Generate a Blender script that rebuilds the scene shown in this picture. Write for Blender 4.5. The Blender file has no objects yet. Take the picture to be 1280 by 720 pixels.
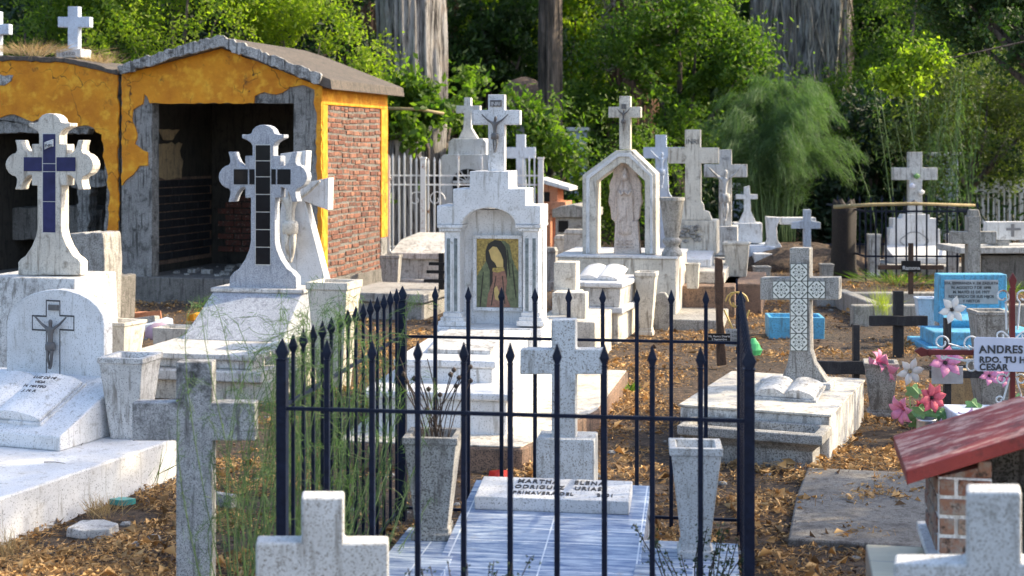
import bpy, bmesh, math, random
import numpy as np
from mathutils import Vector, Matrix, noise
R = math.radians
rnd = random.Random(7)
SC = bpy.context.scene
COL = SC.collection

# ---------------------------------------------------------------- camera, world, sun, exposure
F, HZ, EYE = 1777.8, 185.0, 1.65      # focal length in pixels of a 1280 px frame, horizon row, eye height
cd = bpy.data.cameras.new('camera'); cam = bpy.data.objects.new('camera', cd); COL.objects.link(cam)
cam.location = (0, 0, EYE); cam.rotation_euler = (R(90), 0, 0)
cd.lens = 50; cd.sensor_width = 36; cd.shift_y = -(360 - HZ) / 1280
cd.clip_start = 0.05; cd.clip_end = 600
cd.dof.use_dof = True; cd.dof.focus_distance = 7.8; cd.dof.aperture_fstop = 4.0
SC.camera = cam
SUN_EL, SUN_AZ = 36.0, 10.0           # elevation; azimuth from +X (right) towards +Y (away)
W = bpy.data.worlds.new('World'); SC.world = W; W.use_nodes = True
wn = W.node_tree; bg = wn.nodes['Background']; bg.inputs[1].default_value = 0.15
sky = wn.nodes.new('ShaderNodeTexSky'); sky.sky_type = 'NISHITA'; sky.sun_disc = False
sky.sun_elevation = R(SUN_EL); sky.sun_rotation = R(90 - SUN_AZ); sky.air_density = 1.0; sky.dust_density = 2.5
wn.links.new(sky.outputs[0], bg.inputs[0])
sl = bpy.data.lights.new('sun', 'SUN'); sun = bpy.data.objects.new('sun', sl); COL.objects.link(sun)
sl.energy = 3.0; sl.angle = R(0.5); sl.color = (1.0, 0.83, 0.56)
d = Vector((math.cos(R(SUN_EL)) * math.cos(R(SUN_AZ)), math.cos(R(SUN_EL)) * math.sin(R(SUN_AZ)), math.sin(R(SUN_EL))))
sun.rotation_euler = d.to_track_quat('Z', 'Y').to_euler()
SC.view_settings.view_transform = 'Standard'; SC.view_settings.look = 'None'
SC.view_settings.gamma = 1; SC.view_settings.exposure = 1.42
SC.cycles.max_bounces = 6; SC.cycles.transparent_max_bounces = 6
SC.cycles.use_denoising = True

# ---------------------------------------------------------------- materials
def nodes(name):
    m = bpy.data.materials.new(name); m.use_nodes = True
    nt = m.node_tree; return m, nt, nt.nodes['Principled BSDF']
def N(nt, kind, **kw):
    n = nt.nodes.new('ShaderNode' + kind)
    for k, v in kw.items():
        if k.startswith('i_'):
            key = k[2:]; key = int(key) if key.isdigit() else key
            n.inputs[key].default_value = v
        else: setattr(n, k, v)
    return n
def L(nt, a, b): nt.links.new(a, b)
def ramp(nt, src, p0, p1, c0=(0, 0, 0, 1), c1=(1, 1, 1, 1)):
    r = N(nt, 'ValToRGB'); e = r.color_ramp.elements
    e[0].position = p0; e[0].color = c0; e[1].position = p1; e[1].color = c1
    L(nt, src, r.inputs[0]); return r.outputs[0]
def mix(nt, fac, a, b, mode='MIX'):
    m = N(nt, 'Mix', data_type='RGBA', blend_type=mode)
    if isinstance(fac, (int, float)): m.inputs[0].default_value = fac
    else: L(nt, fac, m.inputs[0])
    for v, i in ((a, 6), (b, 7)):
        if isinstance(v, tuple): m.inputs[i].default_value = v if len(v) == 4 else v + (1,)
        else: L(nt, v, m.inputs[i])
    return m.outputs[2]
def coords(nt):
    tc = N(nt, 'TexCoord'); oi = N(nt, 'ObjectInfo')
    add = N(nt, 'VectorMath', operation='ADD'); sc = N(nt, 'VectorMath', operation='SCALE'); sc.inputs[3].default_value = 37.0
    cx = N(nt, 'CombineXYZ'); L(nt, oi.outputs['Random'], cx.inputs[0]); L(nt, oi.outputs['Random'], cx.inputs[1])
    L(nt, cx.outputs[0], sc.inputs[0]); L(nt, tc.outputs['Object'], add.inputs[0]); L(nt, sc.outputs[0], add.inputs[1])
    return add.outputs[0], tc.outputs['Object']
def noise_t(nt, vec, scale, detail=4, rough=0.6, stretch=None):
    if stretch:
        mp = N(nt, 'Mapping'); mp.inputs['Scale'].default_value = stretch; L(nt, vec, mp.inputs[0]); vec = mp.outputs[0]
    n = N(nt, 'TexNoise'); n.inputs['Scale'].default_value = scale; n.inputs['Detail'].default_value = detail
    n.inputs['Roughness'].default_value = rough; L(nt, vec, n.inputs['Vector']); return n.outputs[0]
def bump(nt, bsdf, h, strength, dist=0.01):
    b = N(nt, 'Bump'); b.inputs['Strength'].default_value = strength; b.inputs['Distance'].default_value = dist
    L(nt, h, b.inputs['Height']); L(nt, b.outputs[0], bsdf.inputs['Normal'])
MAT = {}
def stone(name, base, dirt, stain=0.5, speck=0.3, speckcol=(0.05, 0.05, 0.05), rough=0.6, bmp=0.3, sscale=160, warm=None, edge=0.85, mould=None):
    m, nt, b = nodes(name); v, o = coords(nt)
    big = noise_t(nt, v, 3.2, 6, 0.65)
    c = mix(nt, ramp(nt, big, 0.40, 0.72), base, tuple(x * 0.5 + y * 0.5 for x, y in zip(base, dirt)))
    blot = noise_t(nt, v, 11, 8, 0.72)
    c = mix(nt, ramp(nt, blot, 0.60 - 0.07 * stain, 0.70 - 0.04 * stain), c, dirt)
    streak = noise_t(nt, v, 6, 5, 0.65, (5, 5, 0.55))
    c = mix(nt, ramp(nt, streak, 0.58 - 0.06 * stain, 0.70 - 0.04 * stain), c, dirt)
    if warm: c = mix(nt, ramp(nt, noise_t(nt, v, 1.7, 3), 0.5, 0.72), c, warm)
    if edge:   # edge grime, doubling as crevice shade painted along arrises and joints
        bv = N(nt, 'Bevel', samples=4); bv.inputs['Radius'].default_value = 0.022; ge = N(nt, 'NewGeometry')
        dt = N(nt, 'VectorMath', operation='DOT_PRODUCT'); L(nt, bv.outputs[0], dt.inputs[0]); L(nt, ge.outputs['Normal'], dt.inputs[1])
        em = ramp(nt, dt.outputs['Value'], 0.80, 0.99, (1, 1, 1, 1), (0, 0, 0, 1))
        em = mix(nt, 1.0, em, ramp(nt, noise_t(nt, v, 9, 6, 0.75), 0.47, 0.60), 'MULTIPLY')
        ek = mix(nt, edge, (0, 0, 0), em); c = mix(nt, ek, c, tuple(x * .5 for x in dirt))
    if mould:  # black mould growing on the upper, wetter end
        sx = N(nt, 'SeparateXYZ'); L(nt, o, sx.inputs[0]); mr = N(nt, 'MapRange'); L(nt, sx.outputs[2], mr.inputs[0]); mr.inputs[1].default_value = mould[0]; mr.inputs[2].default_value = mould[1]; mr.inputs[3].default_value = 0.0; mr.inputs[4].default_value = 0.26
        ad = N(nt, 'Math', operation='ADD'); L(nt, noise_t(nt, v, 16, 8, 0.8), ad.inputs[0]); L(nt, mr.outputs[0], ad.inputs[1])
        c = mix(nt, ramp(nt, ad.outputs[0], 0.64, 0.80), c, (0.05, 0.05, 0.048))
    sp = noise_t(nt, v, sscale, 2, 0.5)
    c = mix(nt, ramp(nt, sp, 0.60 - 0.16 * speck, 0.66 - 0.12 * speck), c, speckcol)
    L(nt, c, b.inputs['Base Color']); b.inputs['Roughness'].default_value = rough
    bump(nt, b, noise_t(nt, v, 60, 6, 0.7), bmp, 0.006)
    MAT[name] = m
stone('marble', (0.72, 0.725, 0.74), (0.36, 0.345, 0.32), 0.15, 0.05, (0.3, 0.3, 0.3), 0.45, 0.12)
stone('marble_old', (0.64, 0.635, 0.62), (0.20, 0.185, 0.165), 0.95, 0.15, (0.2, 0.2, 0.2), 0.55, 0.25)
stone('marble_cream', (0.68, 0.64, 0.56), (0.27, 0.235, 0.19), 0.8, 0.12, (0.25, 0.22, 0.2), 0.6, 0.3)
stone('terrazzo', (0.60, 0.60, 0.61), (0.12, 0.12, 0.115), 0.35, 0.60, (0.15, 0.15, 0.155), 0.75, 0.5, 330, mould=(0.50, 0.86))
stone('terrazzo_light', (0.62, 0.63, 0.63), (0.30, 0.29, 0.27), 0.3, 0.26, (0.24, 0.22, 0.19), 0.7, 0.35, 210)
stone('terrazzo_blue', (0.50, 0.54, 0.60), (0.20, 0.22, 0.25), 0.5, 0.8, (0.20, 0.21, 0.25), 0.7, 0.3, 230)
stone('terrazzo_fine', (0.66, 0.68, 0.71), (0.26, 0.26, 0.27), 0.45, 0.62, (0.26, 0.27, 0.3), 0.6, 0.25, 150)
stone('concrete', (0.42, 0.41, 0.385), (0.15, 0.14, 0.125), 0.9, 0.5, (0.14, 0.13, 0.12), 0.85, 0.7)
stone('concrete_dark', (0.24, 0.225, 0.21), (0.07, 0.065, 0.06), 1.0, 0.6, (0.06, 0.06, 0.05), 0.9, 1.0)
stone('concrete_brown', (0.30, 0.19, 0.13), (0.10, 0.075, 0.06), 1.0, 0.5, (0.08, 0.06, 0.05), 0.9, 0.9)
stone('bare_plaster', (0.42, 0.41, 0.395), (0.055, 0.053, 0.05), 1.15, 0.6, (0.09, 0.09, 0.085), 0.9, 2.0)
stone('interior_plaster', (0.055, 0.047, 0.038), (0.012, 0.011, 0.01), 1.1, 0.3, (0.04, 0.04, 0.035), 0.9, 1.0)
stone('roof_cement', (0.15, 0.12, 0.10), (0.06, 0.055, 0.05), 1.2, 0.5, (0.05, 0.05, 0.045), 0.9, 1.2)
stone('roof_edge', (0.60, 0.59, 0.57), (0.06, 0.055, 0.05), 1.3, 0.5, (0.1, 0.1, 0.1), 0.9, 1.2)
stone('pink_stone', (0.72, 0.61, 0.53), (0.36, 0.27, 0.22), 0.8, 0.2, (0.3, 0.24, 0.2), 0.8, 0.6)
stone('paver', (0.21, 0.20, 0.185), (0.07, 0.06, 0.055), 1.1, 0.5, (0.09, 0.08, 0.07), 0.9, 0.8)
stone('blue_paint', (0.12, 0.46, 0.72), (0.10, 0.22, 0.30), 0.8, 0.1, (0.04, 0.1, 0.15), 0.6, 0.3)
stone('white_paint', (0.74, 0.75, 0.76), (0.36, 0.34, 0.32), 0.5, 0.1, (0.3, 0.3, 0.3), 0.6, 0.2)
stone('bluewhite_paint', (0.58, 0.66, 0.78), (0.3, 0.33, 0.4), 0.4, 0.1, (0.3, 0.3, 0.35), 0.6, 0.2)
stone('bronze', (0.085, 0.08, 0.085), (0.2, 0.19, 0.18), 0.5, 0.0, (0.1, 0.1, 0.1), 0.45, 0.4)
stone('orange_stucco', (0.60, 0.27, 0.15), (0.3, 0.13, 0.08), 0.6, 0.1, (0.3, 0.15, 0.1), 0.85, 0.5)
stone('burnt_wood', (0.012, 0.009, 0.008), (0.006, 0.005, 0.005), 0.8, 0.2, (0.06, 0.04, 0.03), 0.85, 1.2)
stone('brown_wood', (0.10, 0.055, 0.035), (0.03, 0.02, 0.015), 1.0, 0.3, (0.03, 0.02, 0.02), 0.85, 1.2)
stone('black_wood', (0.022, 0.022, 0.026), (0.05, 0.05, 0.055), 0.6, 0.2, (0.05, 0.05, 0.05), 0.6, 0.6)
stone('white_plastic', (0.78, 0.78, 0.76), (0.5, 0.48, 0.45), 0.3, 0.0, (0.5, 0.5, 0.5), 0.5, 0.1)
stone('pale_yellow_plaster', (0.55, 0.40, 0.22), (0.22, 0.17, 0.12), 0.8, 0.1, (0.2, 0.15, 0.1), 0.9, 0.5)
stone('rock_brown', (0.17, 0.12, 0.10), (0.08, 0.06, 0.05), 0.8, 0.4, (0.05, 0.04, 0.04), 0.9, 1.0)

def plain(name, col, rough=0.5, metal=0.0, var=0.25, bmp=0.1, sc=12, trans=0):
    m, nt, b = nodes(name); v, o = coords(nt)
    c = mix(nt, ramp(nt, noise_t(nt, v, sc, 5), 0.35, 0.7), col, tuple(x * (1 - var) for x in col))
    L(nt, c, b.inputs['Base Color']); b.inputs['Roughness'].default_value = rough; b.inputs['Metallic'].default_value = metal
    bump(nt, b, noise_t(nt, v, 90, 4), bmp, 0.003); MAT[name] = m; return m, nt, b
plain('iron_navy', (0.009, 0.015, 0.038), 0.40, 0, 0.5, 0.5, 40)
plain('red_iron', (0.17, 0.018, 0.018), 0.45, 0, 0.4, 0.3)
plain('gold_paint', (0.6, 0.42, 0.13), 0.5)
plain('lettering', (0.06, 0.06, 0.065), 0.7)
plain('lettering_grey', (0.22, 0.22, 0.23), 0.7)
plain('lettering_white', (0.7, 0.7, 0.7), 0.7)
plain('black_tile', (0.012, 0.014, 0.018), 0.12, 0, 0.3, 0.02)
plain('navy_tile', (0.035, 0.04, 0.12), 0.18, 0, 0.4, 0.02)
plain('grout_white', (0.6, 0.6, 0.58), 0.8)
plain('sign_white', (0.66, 0.68, 0.80), 0.5, 0, 0.1)
plain('grey_marble_strip', (0.22, 0.26, 0.27), 0.35, 0, 0.7, 0.02, 30)
plain('tin', (0.55, 0.57, 0.6), 0.3, 0.8, 0.3)
plain('plaque_grey', (0.42, 0.43, 0.45), 0.5, 0.2, 0.35)
plain('black_plastic', (0.012, 0.012, 0.014), 0.4)
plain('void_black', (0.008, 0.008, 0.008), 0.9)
plain('petal_pink', (0.80, 0.28, 0.46), 0.6, 0, 0.4, 0.1, 20)
plain('petal_rose', (0.78, 0.13, 0.19), 0.6, 0, 0.4, 0.1, 20)
plain('petal_lilac', (0.58, 0.36, 0.60), 0.6, 0, 0.35, 0.1, 20)
plain('petal_white', (0.78, 0.77, 0.74), 0.6, 0, 0.15, 0.1, 20)
plain('cloth_leaf', (0.16, 0.34, 0.12), 0.6, 0, 0.4, 0.1)
plain('petal_red', (0.7, 0.04, 0.02), 0.6)
plain('green_plastic', (0.12, 0.62, 0.22), 0.4)
plain('teal_plastic', (0.05, 0.35, 0.33), 0.4)
plain('dry_stem', (0.05, 0.035, 0.028), 0.8)
plain('weed_stem', (0.10, 0.17, 0.06), 0.7, 0, 0.4)
plain('straw', (0.42, 0.33, 0.17), 0.8, 0, 0.4)
plain('cloth_lilac', (0.46, 0.33, 0.42), 0.8)
plain('pic_gold', (0.50, 0.36, 0.10), 0.4, 0, 0.75, 0.1, 60)
plain('pic_green', (0.17, 0.20, 0.10), 0.4, 0, 0.6, 0.1, 40)
plain('pic_skin', (0.62, 0.44, 0.16), 0.4, 0, 0.3)
plain('pic_rose', (0.33, 0.16, 0.11), 0.4, 0, 0.5, 0.1, 50)
plain('pic_black', (0.02, 0.018, 0.015), 0.4)

for k_ in ('black_tile', 'navy_tile', 'iron_navy', 'black_wood', 'black_plastic'): MAT[k_].node_tree.nodes['Principled BSDF'].inputs['Specular IOR Level'].default_value = 0.22
def rusty():
    m, nt, b = nodes('white_iron'); v, o = coords(nt)
    c = mix(nt, ramp(nt, noise_t(nt, v, 9, 5, 0.7), 0.60, 0.70), (0.74, 0.74, 0.73), (0.30, 0.14, 0.07))
    L(nt, c, b.inputs['Base Color']); b.inputs['Roughness'].default_value = 0.5; MAT['white_iron'] = m
rusty()
def yellow():
    m, nt, b = nodes('yellow_plaster'); v, o = coords(nt)
    a = noise_t(nt, v, 3.2, 6, 0.65); a2 = noise_t(nt, v, 9, 6, 0.6)
    c = mix(nt, ramp(nt, a, 0.36, 0.66), (0.80, 0.32, 0.013), (0.58, 0.19, 0.006))
    c = mix(nt, ramp(nt, a2, 0.50, 0.66), c, (0.86, 0.42, 0.03))
    c = mix(nt, ramp(nt, noise_t(nt, v, 5, 8, 0.75), 0.60, 0.70), c, (0.22, 0.09, 0.015))
    wv = N(nt, 'VectorMath', operation='ADD'); nv = N(nt, 'TexNoise'); nv.inputs['Scale'].default_value = 5; L(nt, v, nv.inputs['Vector'])
    sc = N(nt, 'VectorMath', operation='SCALE'); sc.inputs[3].default_value = 0.35; L(nt, nv.outputs[1], sc.inputs[0])
    L(nt, v, wv.inputs[0]); L(nt, sc.outputs[0], wv.inputs[1])
    vo = N(nt, 'TexVoronoi', feature='DISTANCE_TO_EDGE'); vo.inputs['Scale'].default_value = 1.9; L(nt, wv.outputs[0], vo.inputs['Vector'])
    cm = ramp(nt, noise_t(nt, v, 1.3, 3), 0.47, 0.55)
    crack = mix(nt, cm, (1, 1, 1), ramp(nt, vo.outputs[0], 0.002, 0.008))
    c = mix(nt, crack, (0.10, 0.045, 0.01), c)
    L(nt, c, b.inputs['Base Color']); b.inputs['Roughness'].default_value = 0.8
    ad = N(nt, 'Math', operation='MULTIPLY'); L(nt, noise_t(nt, v, 14, 8, 0.7), ad.inputs[0]); L(nt, crack, ad.inputs[1])
    bump(nt, b, ad.outputs[0], 0.7, 0.02); MAT['yellow_plaster'] = m
yellow()
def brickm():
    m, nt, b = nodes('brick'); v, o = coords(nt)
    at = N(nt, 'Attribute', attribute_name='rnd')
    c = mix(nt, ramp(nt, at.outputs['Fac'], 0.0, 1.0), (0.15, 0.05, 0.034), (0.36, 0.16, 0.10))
    c = mix(nt, ramp(nt, noise_t(nt, v, 13, 8, 0.78), 0.43, 0.60), c, (0.075, 0.045, 0.038))  # dark grime widened to put the side wall's partial shade into the brick colour
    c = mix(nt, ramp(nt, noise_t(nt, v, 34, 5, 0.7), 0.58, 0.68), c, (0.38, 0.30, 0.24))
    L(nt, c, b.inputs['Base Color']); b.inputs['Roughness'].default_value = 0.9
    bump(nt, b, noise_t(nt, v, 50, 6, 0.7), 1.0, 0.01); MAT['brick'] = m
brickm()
def brick2():
    m, nt, b = nodes('brick_weathered'); v, o = coords(nt)
    at = N(nt, 'Attribute', attribute_name='rnd')
    c = mix(nt, at.outputs['Fac'], (0.26, 0.10, 0.06), (0.36, 0.25, 0.18))
    c = mix(nt, ramp(nt, noise_t(nt, v, 25, 7, 0.75), 0.45, 0.60), c, (0.30, 0.27, 0.24))
    c = mix(nt, ramp(nt, noise_t(nt, v, 38, 6, 0.7), 0.54, 0.64), c, (0.07, 0.05, 0.04))
    L(nt, c, b.inputs['Base Color']); b.inputs['Roughness'].default_value = 0.9
    bump(nt, b, noise_t(nt, v, 60, 6, 0.7), 1.0, 0.01); MAT['brick_weathered'] = m
brick2()
def tilegrid(name, c1, c2, grout, size, mortar, rough=0.12):
    m, nt, b = nodes(name); tc = N(nt, 'TexCoord'); v = tc.outputs['Object']
    br = N(nt, 'TexBrick', offset=0.0, squash=1.0)
    for k, val in (('Scale', 1.0), ('Mortar Size', mortar), ('Mortar Smooth', 0.1), ('Brick Width', size), ('Row Height', size * (0.36 if name == 'blue_tile' else 1))): br.inputs[k].default_value = val
    L(nt, v, br.inputs['Vector'])
    streak = noise_t(nt, v, 7, 7, 0.75, (.7, 5, 3))
    c = mix(nt, ramp(nt, streak, 0.40, 0.64), c1, c2)
    c = mix(nt, br.outputs['Fac'], c, grout)
    c = mix(nt, ramp(nt, noise_t(nt, v, 8, 8, 0.75), 0.58, 0.72), c, (0.30, 0.29, 0.29))
    L(nt, c, b.inputs['Base Color']); b.inputs['Roughness'].default_value = rough + 0.1
    bump(nt, b, noise_t(nt, v, 25, 3), 0.08, 0.004); MAT[name] = m
tilegrid('blue_tile', (0.11, 0.17, 0.32), (0.48, 0.56, 0.68), (0.62, 0.68, 0.76), 0.345, 0.003)
tilegrid('cream_tile', (0.62, 0.55, 0.40), (0.52, 0.45, 0.32), (0.35, 0.32, 0.28), 0.2, 0.004, 0.25)
def ornament():   # black line ornament repeated on white glazed squares
    m, nt, b = nodes('ornament_tile'); uv = N(nt, 'UVMap', uv_map='tile')
    fr = N(nt, 'VectorMath', operation='FRACTION'); L(nt, uv.outputs[0], fr.inputs[0])
    sub = N(nt, 'VectorMath', operation='SUBTRACT'); sub.inputs[1].default_value = (0.5, 0.5, 0); L(nt, fr.outputs[0], sub.inputs[0])
    sx = N(nt, 'SeparateXYZ'); L(nt, sub.outputs[0], sx.inputs[0])
    def M(op, a, bb=None, c=None):
        n = N(nt, 'Math', operation=op)
        for i, q in enumerate((a, bb, c)):
            if q is None: continue
            if isinstance(q, (int, float)): n.inputs[i].default_value = q
            else: L(nt, q, n.inputs[i])
        return n.outputs[0]
    x, y = sx.outputs[0], sx.outputs[1]
    r = M('SQRT', M('ADD', M('MULTIPLY', x, x), M('MULTIPLY', y, y))); th = M('ARCTAN2', y, x)
    c8 = M('ABSOLUTE', M('COSINE', M('MULTIPLY', th, 4)))
    pet = M('LESS_THAN', M('ABSOLUTE', M('SUBTRACT', r, M('MULTIPLY_ADD', c8, 0.24, 0.08))), 0.042)
    ring = M('LESS_THAN', M('ABSOLUTE', M('SUBTRACT', M('ADD', M('ABSOLUTE', x), M('ABSOLUTE', y)), 0.62)), 0.04)
    cen = M('LESS_THAN', r, 0.06)
    edge = M('GREATER_THAN', M('MAXIMUM', M('ABSOLUTE', x), M('ABSOLUTE', y)), 0.475)
    k = M('MAXIMUM', M('MAXIMUM', pet, ring), M('MAXIMUM', cen, edge))
    c = mix(nt, k, (0.66, 0.67, 0.62), (0.06, 0.07, 0.06))
    L(nt, c, b.inputs['Base Color']); b.inputs['Roughness'].default_value = 0.25; MAT['ornament_tile'] = m
ornament()
def redroof():
    m, nt, b = nodes('red_paint_worn'); v, o = coords(nt)
    c = mix(nt, ramp(nt, noise_t(nt, v, 5, 5), 0.4, 0.7), (0.30, 0.035, 0.03), (0.20, 0.02, 0.02))
    s = noise_t(nt, v, 7, 9, 0.75, (1.0, 2.6, 1))
    tc = N(nt, 'TexCoord'); sn = N(nt, 'SeparateXYZ'); L(nt, tc.outputs['Normal'], sn.inputs[0])
    up = ramp(nt, sn.outputs[2], 0.6, 0.8)
    f = mix(nt, 1.0, ramp(nt, s, 0.48, 0.56), up, 'MULTIPLY')
    c = mix(nt, f, c, (0.52, 0.30, 0.25)); c = mix(nt, ramp(nt, noise_t(nt, v, 7, 8, 0.75), 0.52, 0.62), c, (0.13, 0.022, 0.02))
    L(nt, c, b.inputs['Base Color']); b.inputs['Roughness'].default_value = 0.55
    bump(nt, b, s, 0.9, 0.012); MAT['red_paint_worn'] = m
redroof()
def bark(name, c1, c2, c3, sx=3.0):
    m, nt, b = nodes(name); v, o = coords(nt)
    s = noise_t(nt, v, sx, 10, 0.72, (4, 4, 0.45))
    c = mix(nt, ramp(nt, s, 0.38, 0.58), c1, c2); c = mix(nt, ramp(nt, noise_t(nt, v, 2.2, 5), 0.55, 0.7), c, c3)
    fs = noise_t(nt, v, sx * 2.2, 6, 0.6, (4, 4, 0.3)); c = mix(nt, ramp(nt, fs, 0.36, 0.44), (0.015, 0.012, 0.01), c)
    L(nt, c, b.inputs['Base Color']); b.inputs['Roughness'].default_value = 0.95
    bump(nt, b, s, 1.0, 0.08); MAT[name] = m
bark('bark_grey', (0.045, 0.04, 0.038), (0.42, 0.40, 0.385), (0.24, 0.20, 0.17))
bark('bark_brown', (0.035, 0.022, 0.015), (0.26, 0.15, 0.09), (0.10, 0.06, 0.04))
bark('bark_dark', (0.03, 0.025, 0.02), (0.15, 0.12, 0.10), (0.06, 0.05, 0.04))
def leaf(name, c1, c2, tr=0.45, tcol=None, rough=0.6, clump=None):
    m, nt, b = nodes(name); at = N(nt, 'Attribute', attribute_name='rnd')
    g = N(nt, 'NewGeometry'); v = g.outputs['Position']
    c = mix(nt, at.outputs['Fac'], c1, c2)
    c = mix(nt, ramp(nt, noise_t(nt, v, 1.1, 3), 0.45, 0.62), c, mix(nt, 0.45, c, c2))
    L(nt, c, b.inputs['Base Color']); b.inputs['Roughness'].default_value = rough
    t = N(nt, 'BsdfTranslucent'); tm = mix(nt, 1.0, c, tcol or (1.6, 1.9, 0.7), 'MULTIPLY'); L(nt, tm, t.inputs[0])
    ms = N(nt, 'MixShader'); ms.inputs[0].default_value = tr
    L(nt, b.outputs[0], ms.inputs[1]); L(nt, t.outputs[0], ms.inputs[2])
    L(nt, ms.outputs[0], nt.nodes['Material Output'].inputs[0]); MAT[name] = m
leaf('leaf_lime', (0.06, 0.13, 0.012), (0.27, 0.33, 0.03), 0.55)
leaf('leaf_mid', (0.03, 0.075, 0.014), (0.13, 0.20, 0.025), 0.5)
leaf('leaf_bright', (0.022, 0.07, 0.012), (0.15, 0.23, 0.03), 0.5)
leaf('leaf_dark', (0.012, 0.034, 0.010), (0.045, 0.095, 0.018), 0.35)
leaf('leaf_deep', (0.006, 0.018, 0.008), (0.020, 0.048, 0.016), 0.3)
leaf('leaf_grey', (0.035, 0.07, 0.03), (0.13, 0.22, 0.085), 0.4)
leaf('leaf_olive', (0.05, 0.075, 0.02), (0.12, 0.15, 0.035), 0.4)
leaf('grass_yellow', (0.22, 0.28, 0.04), (0.40, 0.42, 0.08), 0.4)
leaf('dry_grass', (0.30, 0.22, 0.11), (0.48, 0.38, 0.2), 0.3, (1.2, 1.0, 0.8))
leaf('litter', (0.045, 0.024, 0.014), (0.66, 0.42, 0.18), 0.15, (1.2, 0.9, 0.6), 0.8)
leaf('frond_dead', (0.16, 0.13, 0.11), (0.52, 0.46, 0.40), 0.1, (1, 0.9, 0.7), 0.9)
def soil():
    m, nt, b = nodes('soil'); g = N(nt, 'NewGeometry'); v = g.outputs['Position']
    c = mix(nt, ramp(nt, noise_t(nt, v, 0.9, 6, 0.7), 0.4, 0.62), (0.055, 0.040, 0.031), (0.13, 0.085, 0.055))
    c = mix(nt, ramp(nt, noise_t(nt, v, 18, 8, 0.75), 0.46, 0.58), c, (0.022, 0.017, 0.014))
    c = mix(nt, ramp(nt, noise_t(nt, v, 45, 6, 0.7), 0.57, 0.66), c, (0.30, 0.19, 0.11))
    L(nt, c, b.inputs['Base Color']); b.inputs['Roughness'].default_value = 0.95
    bump(nt, b, noise_t(nt, v, 30, 8, 0.75), 1.0, 0.03); MAT['soil'] = m
soil()

# ---------------------------------------------------------------- mesh building
def tag(o, label=None, cat=None, group=None, kind=None):
    if label: o['label'] = label
    if cat: o['category'] = cat
    if group: o['group'] = group
    if kind: o['kind'] = kind
class MB:
    """collects shapes into one bmesh; px helpers turn photo rows/columns on a plane of the thing into its own metres"""
    def __init__(s, mon): s.m = mon; s.bm = bmesh.new(); s.fr = mon
    def face(s, vs):
        try: return s.bm.faces.new(vs)
        except ValueError: return None
    def hull(s, rings, cap=True, closed=True):
        R_ = [[s.bm.verts.new(p) for p in r] for r in rings]
        n = len(R_[0])
        for a, b in zip(R_, R_[1:]):
            for i in range(n if closed else n - 1):
                j = (i + 1) % n; s.face((a[i], a[j], b[j], b[i]))
        if cap: s.face(R_[0][::-1]); s.face(R_[-1])
        return s
    def b(s, x0, x1, y0, y1, z0, z1, sh=None):
        r = lambda z: [(x0, y0, z), (x1, y0, z), (x1, y1, z), (x0, y1, z)]
        return s.hull([r(z0), r(z1)])
    def box(s, px0, px1, pt, pb, y0, y1):
        x0, z1 = s.fr.p(px0, pt, y0); x1, z2 = s.fr.p(px1, pt, y0)
        _, z3 = s.fr.p(px0, pb, y0); _, z4 = s.fr.p(px1, pb, y0)
        return s.b(x0, x1, y0, y1, (z3 + z4) / 2, (z1 + z2) / 2)
    def poly(s, pts, y0, y1):          # local (x, z) outline extruded in y
        return s.hull([[(x, y0, z) for x, z in pts], [(x, y1, z) for x, z in pts]])
    def ppoly(s, pts, y0, y1):         # the same from photo points
        return s.poly([(s.fr.p(a, c if c is not None else 300, y0)[0], s.fr.p(a, c, y0)[1] if c is not None else -0.05 - s.fr.z) for a, c in pts], y0, y1)
    def side(s, prof, x0, x1):         # (y, z) outline extruded in x
        return s.hull([[(x0, y, z) for y, z in prof], [(x1, y, z) for y, z in prof]])
    def tube(s, pts, r, n=8, r2=None):
        pts = [Vector(p) for p in pts]; rings = []
        m = len(pts)
        for i, p in enumerate(pts):
            t = (pts[min(i + 1, m - 1)] - pts[max(i - 1, 0)]).normalized()
            u = t.cross(Vector((0.13, 0.31, 0.94))); u = u.normalized() if u.length > 1e-4 else Vector((1, 0, 0)); w = t.cross(u)
            rr = r if r2 is None else r + (r2 - r) * i / max(1, m - 1)
            rings.append([tuple(p + (u * math.cos(2 * math.pi * k / n) + w * math.sin(2 * math.pi * k / n)) * rr) for k in range(n)])
        return s.hull(rings)
    def lathe(s, prof, c=(0, 0, 0), n=24, sx=1, sy=1):
        return s.hull([[(c[0] + r * sx * math.cos(2 * math.pi * k / n), c[1] + r * sy * math.sin(2 * math.pi * k / n), c[2] + z) for k in range(n)] for r, z in prof])
    def loft(s, rings, cx=0, cy=0):    # square rings (hx, hy, z)
        return s.hull([[(cx - a, cy - b, z), (cx + a, cy - b, z), (cx + a, cy + b, z), (cx - a, cy + b, z)] for a, b, z in rings])
    def xf(s, M):
        bmesh.ops.transform(s.bm, matrix=M, verts=s.bm.verts); return s
    def build(s, name, mat, parent=None, bevel=0.004, smooth=False, label=None, rndf=None):
        bmesh.ops.recalc_face_normals(s.bm, faces=s.bm.faces)
        me = bpy.data.meshes.new(name); s.bm.to_mesh(me); s.bm.free()
        me.materials.append(MAT[mat])
        o = bpy.data.objects.new(name, me); COL.objects.link(o)
        if smooth: me.shade_smooth()
        if bevel:
            bv = o.modifiers.new('bevel', 'BEVEL'); bv.width = bevel; bv.segments = 2; bv.limit_method = 'ANGLE'; bv.angle_limit = R(40)
        if parent == 'solo':
            s.m.place(o); tag(o, *s.m.info)
        else: o.parent = parent or s.m.root
        if label: o['label'] = label
        return o
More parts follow.
